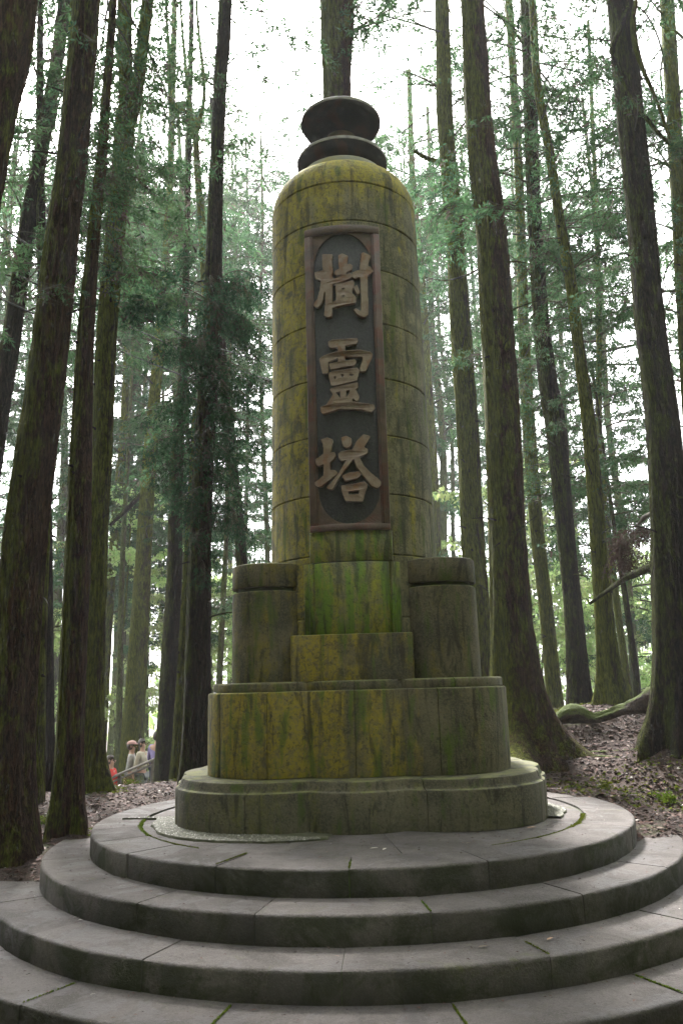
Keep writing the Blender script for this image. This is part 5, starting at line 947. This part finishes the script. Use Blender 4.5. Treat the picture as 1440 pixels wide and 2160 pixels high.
leaf(1.28, -1.02, .012, .045, .4, 'reddish brown leaf lying at the foot of the plinth on the right', M['dry_leaf'])
leaf(.10, -1.62, .006, .03, .1, 'pale chip on the platform in front of the plinth', M['pale_chip'])
leaf(.17, -1.66, .006, .03, 1.1, 'small pale chip beside the other one in front of the plinth', M['pale_chip'])
leaf(-.26, -1.02, .008, .04, 1.3, 'curled leaf caught in the notch at the front of the plinth', M['dry_leaf'])
leaf(.75, -1.52, .006, .026, .3, 'small dark leaf on the platform right of the centre', M['dark_leaf'])
leaf(1.02, -1.45, .006, .024, .9, 'dark crumpled leaf on the platform near the right front', M['dark_leaf'])
leaf(.66, -2.62, -.332, .035, .2, 'dark leaf on the second tread right of the centre joint', M['dark_leaf'])
leaf(1.05, -2.5, -.334, .03, .7, 'brown leaf on the tread below the platform at the right', M['dry_leaf'])

# ------------------------------------------------------------------ broken branches and lianas
def branch(name, path, label, cat, mat='twig', group=None, sides=8, tufts=0, seed=1):
    C = cat_rom(path, .08); me = trunk_mesh_dir(name, C, sides, seed, .08); o = link(name, me, M[mat]); tag(o, label, cat, group)
    if tufts:
        rg = np.random.default_rng(seed); i = rg.integers(0, len(C), tufts); c = C[i, :3]+rg.normal(0, .05, (tufts, 3)); d = rg.normal(0, 1, (tufts, 3)); d[:, 2] -= .8; d /= np.linalg.norm(d, axis=1)[:, None]
        V, tn = spray_tris(c, d, rg.uniform(.15, .3, tufts), rg, 10, .25); f = link('foliage', mesh_np('foliage', V, diamonds_to_tris(len(V)), 3, False, tn), M['needles_dark'], o)
    return o
def branch_part(tree, path, mat='twig', seed=1, name='branch', sides=8):
    t = TREEOBJ[SPEC[tree][0]]; o_ = t.location; C = cat_rom([(x-o_.x, y-o_.y, z-o_.z, r) for x, y, z, r in path], .08)
    return link(name, trunk_mesh_dir(name, C, sides, seed, .08), M[mat], t)
branch_part('O', [(1.95, 2.2, 6.95, .03), (2.12, 2.2, 6.72, .02), (1.96, 2.4, 6.45, .014), (1.65, 2.5, 6.30, .011), (1.35, 2.6, 6.27, .008), (1.08, 2.6, 6.33, .005)])
branch_part('T', [(3.42, 1.7, 2.33, .05), (3.2+.2, 2.2, 2.30, .045), (3.45, 3.0, 2.30, .04), (3.5, 3.8, 2.26, .03), (3.3, 4.1, 2.1, .02)], 'bark_c')
branch_part('T', [(3.70, 1.5, 9.35, .035), (3.55, 1.4, 9.0, .03), (3.40, 1.4, 8.62, .03), (3.50, 1.35, 8.1, .026), (3.70, 1.3, 7.6, .022), (3.95, 1.3, 7.25, .016), (4.2, 1.3, 7.2, .01)], 'bark_c', name='liana')
branch_part('T', [(3.74, 1.35, 9.3, .03), (3.66, 1.33, 8.9, .035), (3.70, 1.32, 8.4, .03), (3.82, 1.3, 7.9, .02), (3.95, 1.3, 7.3, .018), (4.1, 1.3, 6.9, .01)], 'bark_a', name='liana', seed=2)
branch_part('E', [(-5.45, 14.44, 6.5, .08), (-5.75, 14.4, 6.15, .065), (-6.45, 14.4, 5.45, .05)], 'bark_c')
branch_part('N', [(1.9, 5.4, 9.9, .05), (1.55, 5.4, 10.0, .04), (1.3, 5.3, 10.1, .025)], 'bark_b')
# dark brown hanging clump of dead foliage
cl = with_mats(crown_mesh('dead_foliage', 909, n_br=8, Lr=(.3, .62), h=.5, up=.2, droop=1.0, per_m=70, size=(.14, .26), down_hang=.25), 'dead_clump' if 'dead_clump' in M else 'needles_dark')
M['dead'] = foliage_material('dead_needles', (.035, .022, .022), (.06, .04, .035), (.05, .03, .03), .2); cl.materials[0] = M['dead']
t = TREEOBJ[SPEC['T'][0]]; o = link('dead_foliage', cl, None, t, (3.70-t.location.x, 3.0-t.location.y, 2.85-t.location.z)); o.scale = (.7, .7, .75)
branch_part('T', [(3.5, 1.7, 2.9, .03), (3.6, 2.4, 3.0, .025), (3.7, 3.0, 3.0, .02)], 'twig')

# ------------------------------------------------------------------ overhead cables
def cable(pts, label):
    cu = [(x, y, z, .011) for x, y, z in pts]; C = cat_rom(cu, .5); me = trunk_mesh_dir('overhead_cable', C, 6, 1, 0.0); o = link('overhead_cable', me, M['cable']); tag(o, label, 'cable', 'overhead cables crossing behind the left trunks')
M['cable'] = simple('cable_rubber', (.02, .02, .02), (.03, .03, .03), 5, .6)
cable([(-7.5, -2.0, 8.1), (-4.32, 2.0, 6.90), (-2.98, 4.0, 6.60), (-1.79, 6.0, 6.72), (1.5, 12, 8.0)], 'highest of the three thin cables slanting across the left trunks')
cable([(-7.5, -2.0, 7.3), (-4.29, 2.0, 6.36), (-2.89, 4.0, 6.25), (-2.0, 6.0, 6.5), (1.0, 12, 7.6)], 'middle one of the three thin cables slanting across the left trunks')
cable([(-7.5, -2.0, 6.6), (-4.26, 2.0, 5.91), (-2.78, 4.0, 5.78), (-1.34, 6.5, 5.95), (1.6, 12, 6.9)], 'lowest of the three thin cables slanting across the left trunks')

# ------------------------------------------------------------------ stair railing and stairs
g0 = empty('stair_railing', (-4.8, 11.9, -1.9)); tag(g0, 'dark wooden handrail sloping down to the left beside the walking people', 'railing')
M['rail'] = simple('weathered_rail_wood', (.10, .085, .075), (.17, .15, .13), 6, .8)
def beam(name, a, b, w, h, mat, parent):
    a, b = Vector(a), Vector(b); d = (b-a); L = d.length; q = d.to_track_quat('X', 'Z').to_matrix().to_4x4(); bmv = []
    V = [Vector((x*L, y*w/2, z*h/2)) for x in (0, 1) for y in (-1, 1) for z in (-1, 1)]; V = [tuple((q @ v)+a) for v in V]
    me = mesh_py(name, V, [(0, 1, 3, 2), (4, 6, 7, 5), (0, 4, 5, 1), (2, 3, 7, 6), (0, 2, 6, 4), (1, 5, 7, 3)]); o = link(name, me, mat, parent); 
    bv = o.modifiers.new('bevel', 'BEVEL'); bv.width = min(w, h)*.18; bv.segments = 1
    return o
def rl(t, dz=0): return (-.9+t*1.55, -.7+t*1.2, 1.0+t*.62+dz)
beam('top_rail', rl(-.2), rl(1.1), .09, .045, M['rail'], g0); beam('lower_rail', rl(-.2, -.10), rl(1.1, -.10), .05, .04, M['rail'], g0); beam('lower_rail', rl(-.2, -.55), rl(1.1, -.55), .05, .05, M['rail'], g0)
for t_ in (-.1, .3, .7, 1.05): p = rl(t_); beam('post', (p[0], p[1]+.01, p[2]-1.35), (p[0], p[1]+.01, p[2]-.025), .08, .08, M['rail'], g0)

# ------------------------------------------------------------------ people
M['skin'] = simple('skin', (.38, .22, .16), (.42, .25, .18), 10, .6, .05); M['hair'] = simple('dark_hair', (.02, .013, .01), (.05, .03, .022), 30, .5)
M['hat'] = simple('pale_red_cap', (.40, .22, .20), (.5, .3, .27), 9, .8)
CLOTH = {}
def cloth(n, c):
    c = tuple(x*.6 for x in c)
    if n not in CLOTH: CLOTH[n] = simple(n, c, tuple(min(1, x*1.25) for x in c), 9, .9, .25)
    return CLOTH[n]
def skin_obj(name, verts, edges, radii, mat, parent, sub=1, root=0):
    me = bpy.data.meshes.new(name); me.from_pydata(verts, edges, []); o = link(name, me, mat, parent)
    md = o.modifiers.new('skin', 'SKIN'); md.use_smooth_shade = True
    for v, r in zip(me.skin_vertices[0].data, radii): v.radius = r if isinstance(r, tuple) else (r, r)
    me.skin_vertices[0].data[root].use_root = True
    s = o.modifiers.new('sub', 'SUBSURF'); s.levels = sub; s.render_levels = sub
    dg = bpy.context.evaluated_depsgraph_get(); m2 = bpy.data.meshes.new_from_object(o.evaluated_get(dg)); o.modifiers.clear(); old = o.data; o.data = m2; bpy.data.meshes.remove(old)
    m2.name = name; 
    if not m2.materials: m2.materials.append(mat)
    return o
def person(loc, rz, H, label, shirt, trousers, stride=.22, arm=.3, hat=False, longh=False):
    t = empty('person', loc); t.rotation_euler = (0, 0, rz); t.scale = (H/1.7,)*3; tag(t, label, 'person', None)
    # body (skin) : pelvis, spine, neck, head, arms with hands, legs
    V = [(0, 0, .92), (0, .0, 1.12), (0, .01, 1.32), (0, 0, 1.45), (0, -.01, 1.53), (0, -.02, 1.62)]
    Rr = [(.13, .10), (.115, .085), (.15, .095), (.055, .055), (.062, .07), (.072, .088)]
    E = [(0, 1), (1, 2), (2, 3), (3, 4), (4, 5)]
    for s, sw in ((-1, -1), (1, 1)):
        b = len(V); f = -arm*sw
        V += [(s*.17, 0, 1.38), (s*.22, f*.15, 1.12), (s*.21, f*.6-.06, .90), (s*.205, f*.7-.10, .82)]; Rr += [.05, .038, .024, .032]; E += [(2, b), (b, b+1), (b+1, b+2), (b+2, b+3)]
        for q in range(5):
            a = len(V); dx = (q-2)*.016; ln = (.055, .075, .08, .075, .05)[q]
            if q == 0: V += [(s*.205-s*.03, f*.7-.13, .80), (s*.205-s*.035, f*.7-.15, .765)]
            else: V += [(s*.205+dx*.4, f*.7-.10+dx, .78), (s*.205+dx*.4, f*.7-.115+dx, .78-ln)]
            Rr += [.009, .007]; E += [(b+3, a), (a, a+1)]
        b = len(V); g = stride*sw
        V += [(s*.09, 0, .86), (s*.10, -abs(g)*.35+g*.3, .48), (s*.10, g, .09), (s*.10, g-.13, .03)]; Rr += [.085, .058, .042, (.04, .028)]; E += [(0, b), (b, b+1), (b+1, b+2), (b+2, b+3)]
    skin_obj('body', V, E, Rr, M['skin'], t)
    # shirt
    V = [(0, 0, .90), (0, 0, 1.12), (0, .01, 1.34), (0, 0, 1.43)]; Rr = [(.155, .12), (.14, .108), (.168, .115), (.075, .07)]; E = [(0, 1), (1, 2), (2, 3)]
    for s, sw in ((-1, -1), (1, 1)):
        b = len(V); f = -arm*sw; V += [(s*.175, 0, 1.38), (s*.222, f*.15, 1.12), (s*.212, f*.5-.045, .94)]; Rr += [.066, .052, .042]; E += [(2, b), (b, b+1), (b+1, b+2)]
    skin_obj('shirt', V, E, Rr, shirt, t)
    V = [(0, 0, .93)]; Rr = [(.150, .118)]; E = []
    for s, sw in ((-1, -1), (1, 1)):
        b = len(V); g = stride*sw; V += [(s*.09, 0, .86), (s*.10, -abs(g)*.35+g*.3, .48), (s*.10, g, .12)]; Rr += [.10, .073, .06]; E += [(0, b), (b, b+1), (b+1, b+2)]
    skin_obj('trousers', V, E, Rr, trousers, t)
    # hair cap and simple face
    def ell(name, c, r, mat, n=14, m=9, cut=None):
        V = []; 
        for i in range(m+1):
            for j in range(n):
                th = math.pi*i/m; ph = 2*math.pi*j/n; V.append((c[0]+r[0]*math.sin(th)*math.cos(ph), c[1]+r[1]*math.sin(th)*math.sin(ph), c[2]+r[2]*math.cos(th)))
        Fc = [(i*n+j, (i+1)*n+j, (i+1)*n+(j+1) % n, i*n+(j+1) % n) for i in range(m) for j in range(n)]
        if cut: Fc = [f for f in Fc if all(cut(V[v]) for v in f)]
        me = mesh_py(name, V, Fc, True); return link(name, me, mat, t)
    ell('hair', (0, .012, 1.625), (.088, .108, .118), M['hair'], cut=lambda v: v[1] > -.045 or v[2] > 1.67)
    if longh: ell('hair_tail', (0, .06, 1.50), (.06, .045, .12), M['hair'])
    if hat:
        ell('hat', (0, .0, 1.68), (.10, .118, .075), M['hat'], cut=lambda v: v[2] > 1.66); ell('hat_brim', (0, -.08, 1.67), (.10, .12, .012), M['hat'])
    ell('nose', (0, -.115, 1.60), (.012, .018, .02), M['skin'], 8, 6)
    for s in (-1, 1): ell('eye', (s*.03, -.098, 1.63), (.011, .008, .008), M['hair'], 8, 6); ell('ear', (s*.08, .0, 1.61), (.012, .022, .032), M['skin'], 8, 6)
    ell('mouth', (0, -.103, 1.565), (.024, .006, .006), M['hat'], 8, 4)
    return t
person((-4.66, 12.6, -1.56), R(160), 1.66, 'person in a lilac shirt with dark hair, seen from behind at the handrail', cloth('lilac_shirt', (.30, .24, .50)), cloth('navy_trousers', (.02, .025, .05)), .1, .1)
person((-5.10, 13.0, -1.74), R(75), 1.66, 'person in a white and cream top with brown hair walking beside the one in lilac', cloth('cream_top', (.62, .56, .42)), cloth('grey_trousers', (.25, .26, .25)), longh=True)
person((-5.38, 13.1, -1.80), R(95), 1.66, 'person in a pale grey top and pinkish cap, left of the one in cream', cloth('pale_top', (.52, .50, .48)), cloth('rosy_trousers', (.35, .22, .2)), hat=True)
person((-5.42, 11.5, -1.95), R(80), 1.62, 'person in a bright red top half hidden behind the forked trunk', cloth('red_top', (.75, .03, .02)), cloth('blue_trousers', (.12, .13, .2)))

# ------------------------------------------------------------------ mist
def haze(density):
    x0, x1, y0, y1, z0, z1 = -95, 95, -72, 125, -16, 34
    V = [(x, y, z) for x in (x0, x1) for y in (y0, y1) for z in (z0, z1)]
    me = mesh_py('haze', V, [(0, 1, 3, 2), (4, 6, 7, 5), (0, 4, 5, 1), (2, 3, 7, 6), (0, 2, 6, 4), (1, 5, 7, 3)])
    m = bpy.data.materials.new('mist'); m.use_nodes = True; nt = m.node_tree; nt.nodes.clear()
    o_ = nt.nodes.new('ShaderNodeOutputMaterial'); v = nt.nodes.new('ShaderNodeVolumePrincipled'); v.inputs['Color'].default_value = (.95, .98, 1, 1); v.inputs['Density'].default_value = density; v.inputs['Anisotropy'].default_value = .3
    nt.links.new(v.outputs[0], o_.inputs['Volume']); o = link('haze', me, m); tag(o, 'thin pale mist between the trees', kind='stuff')
HAZE = 0.0009
if HAZE: haze(HAZE)
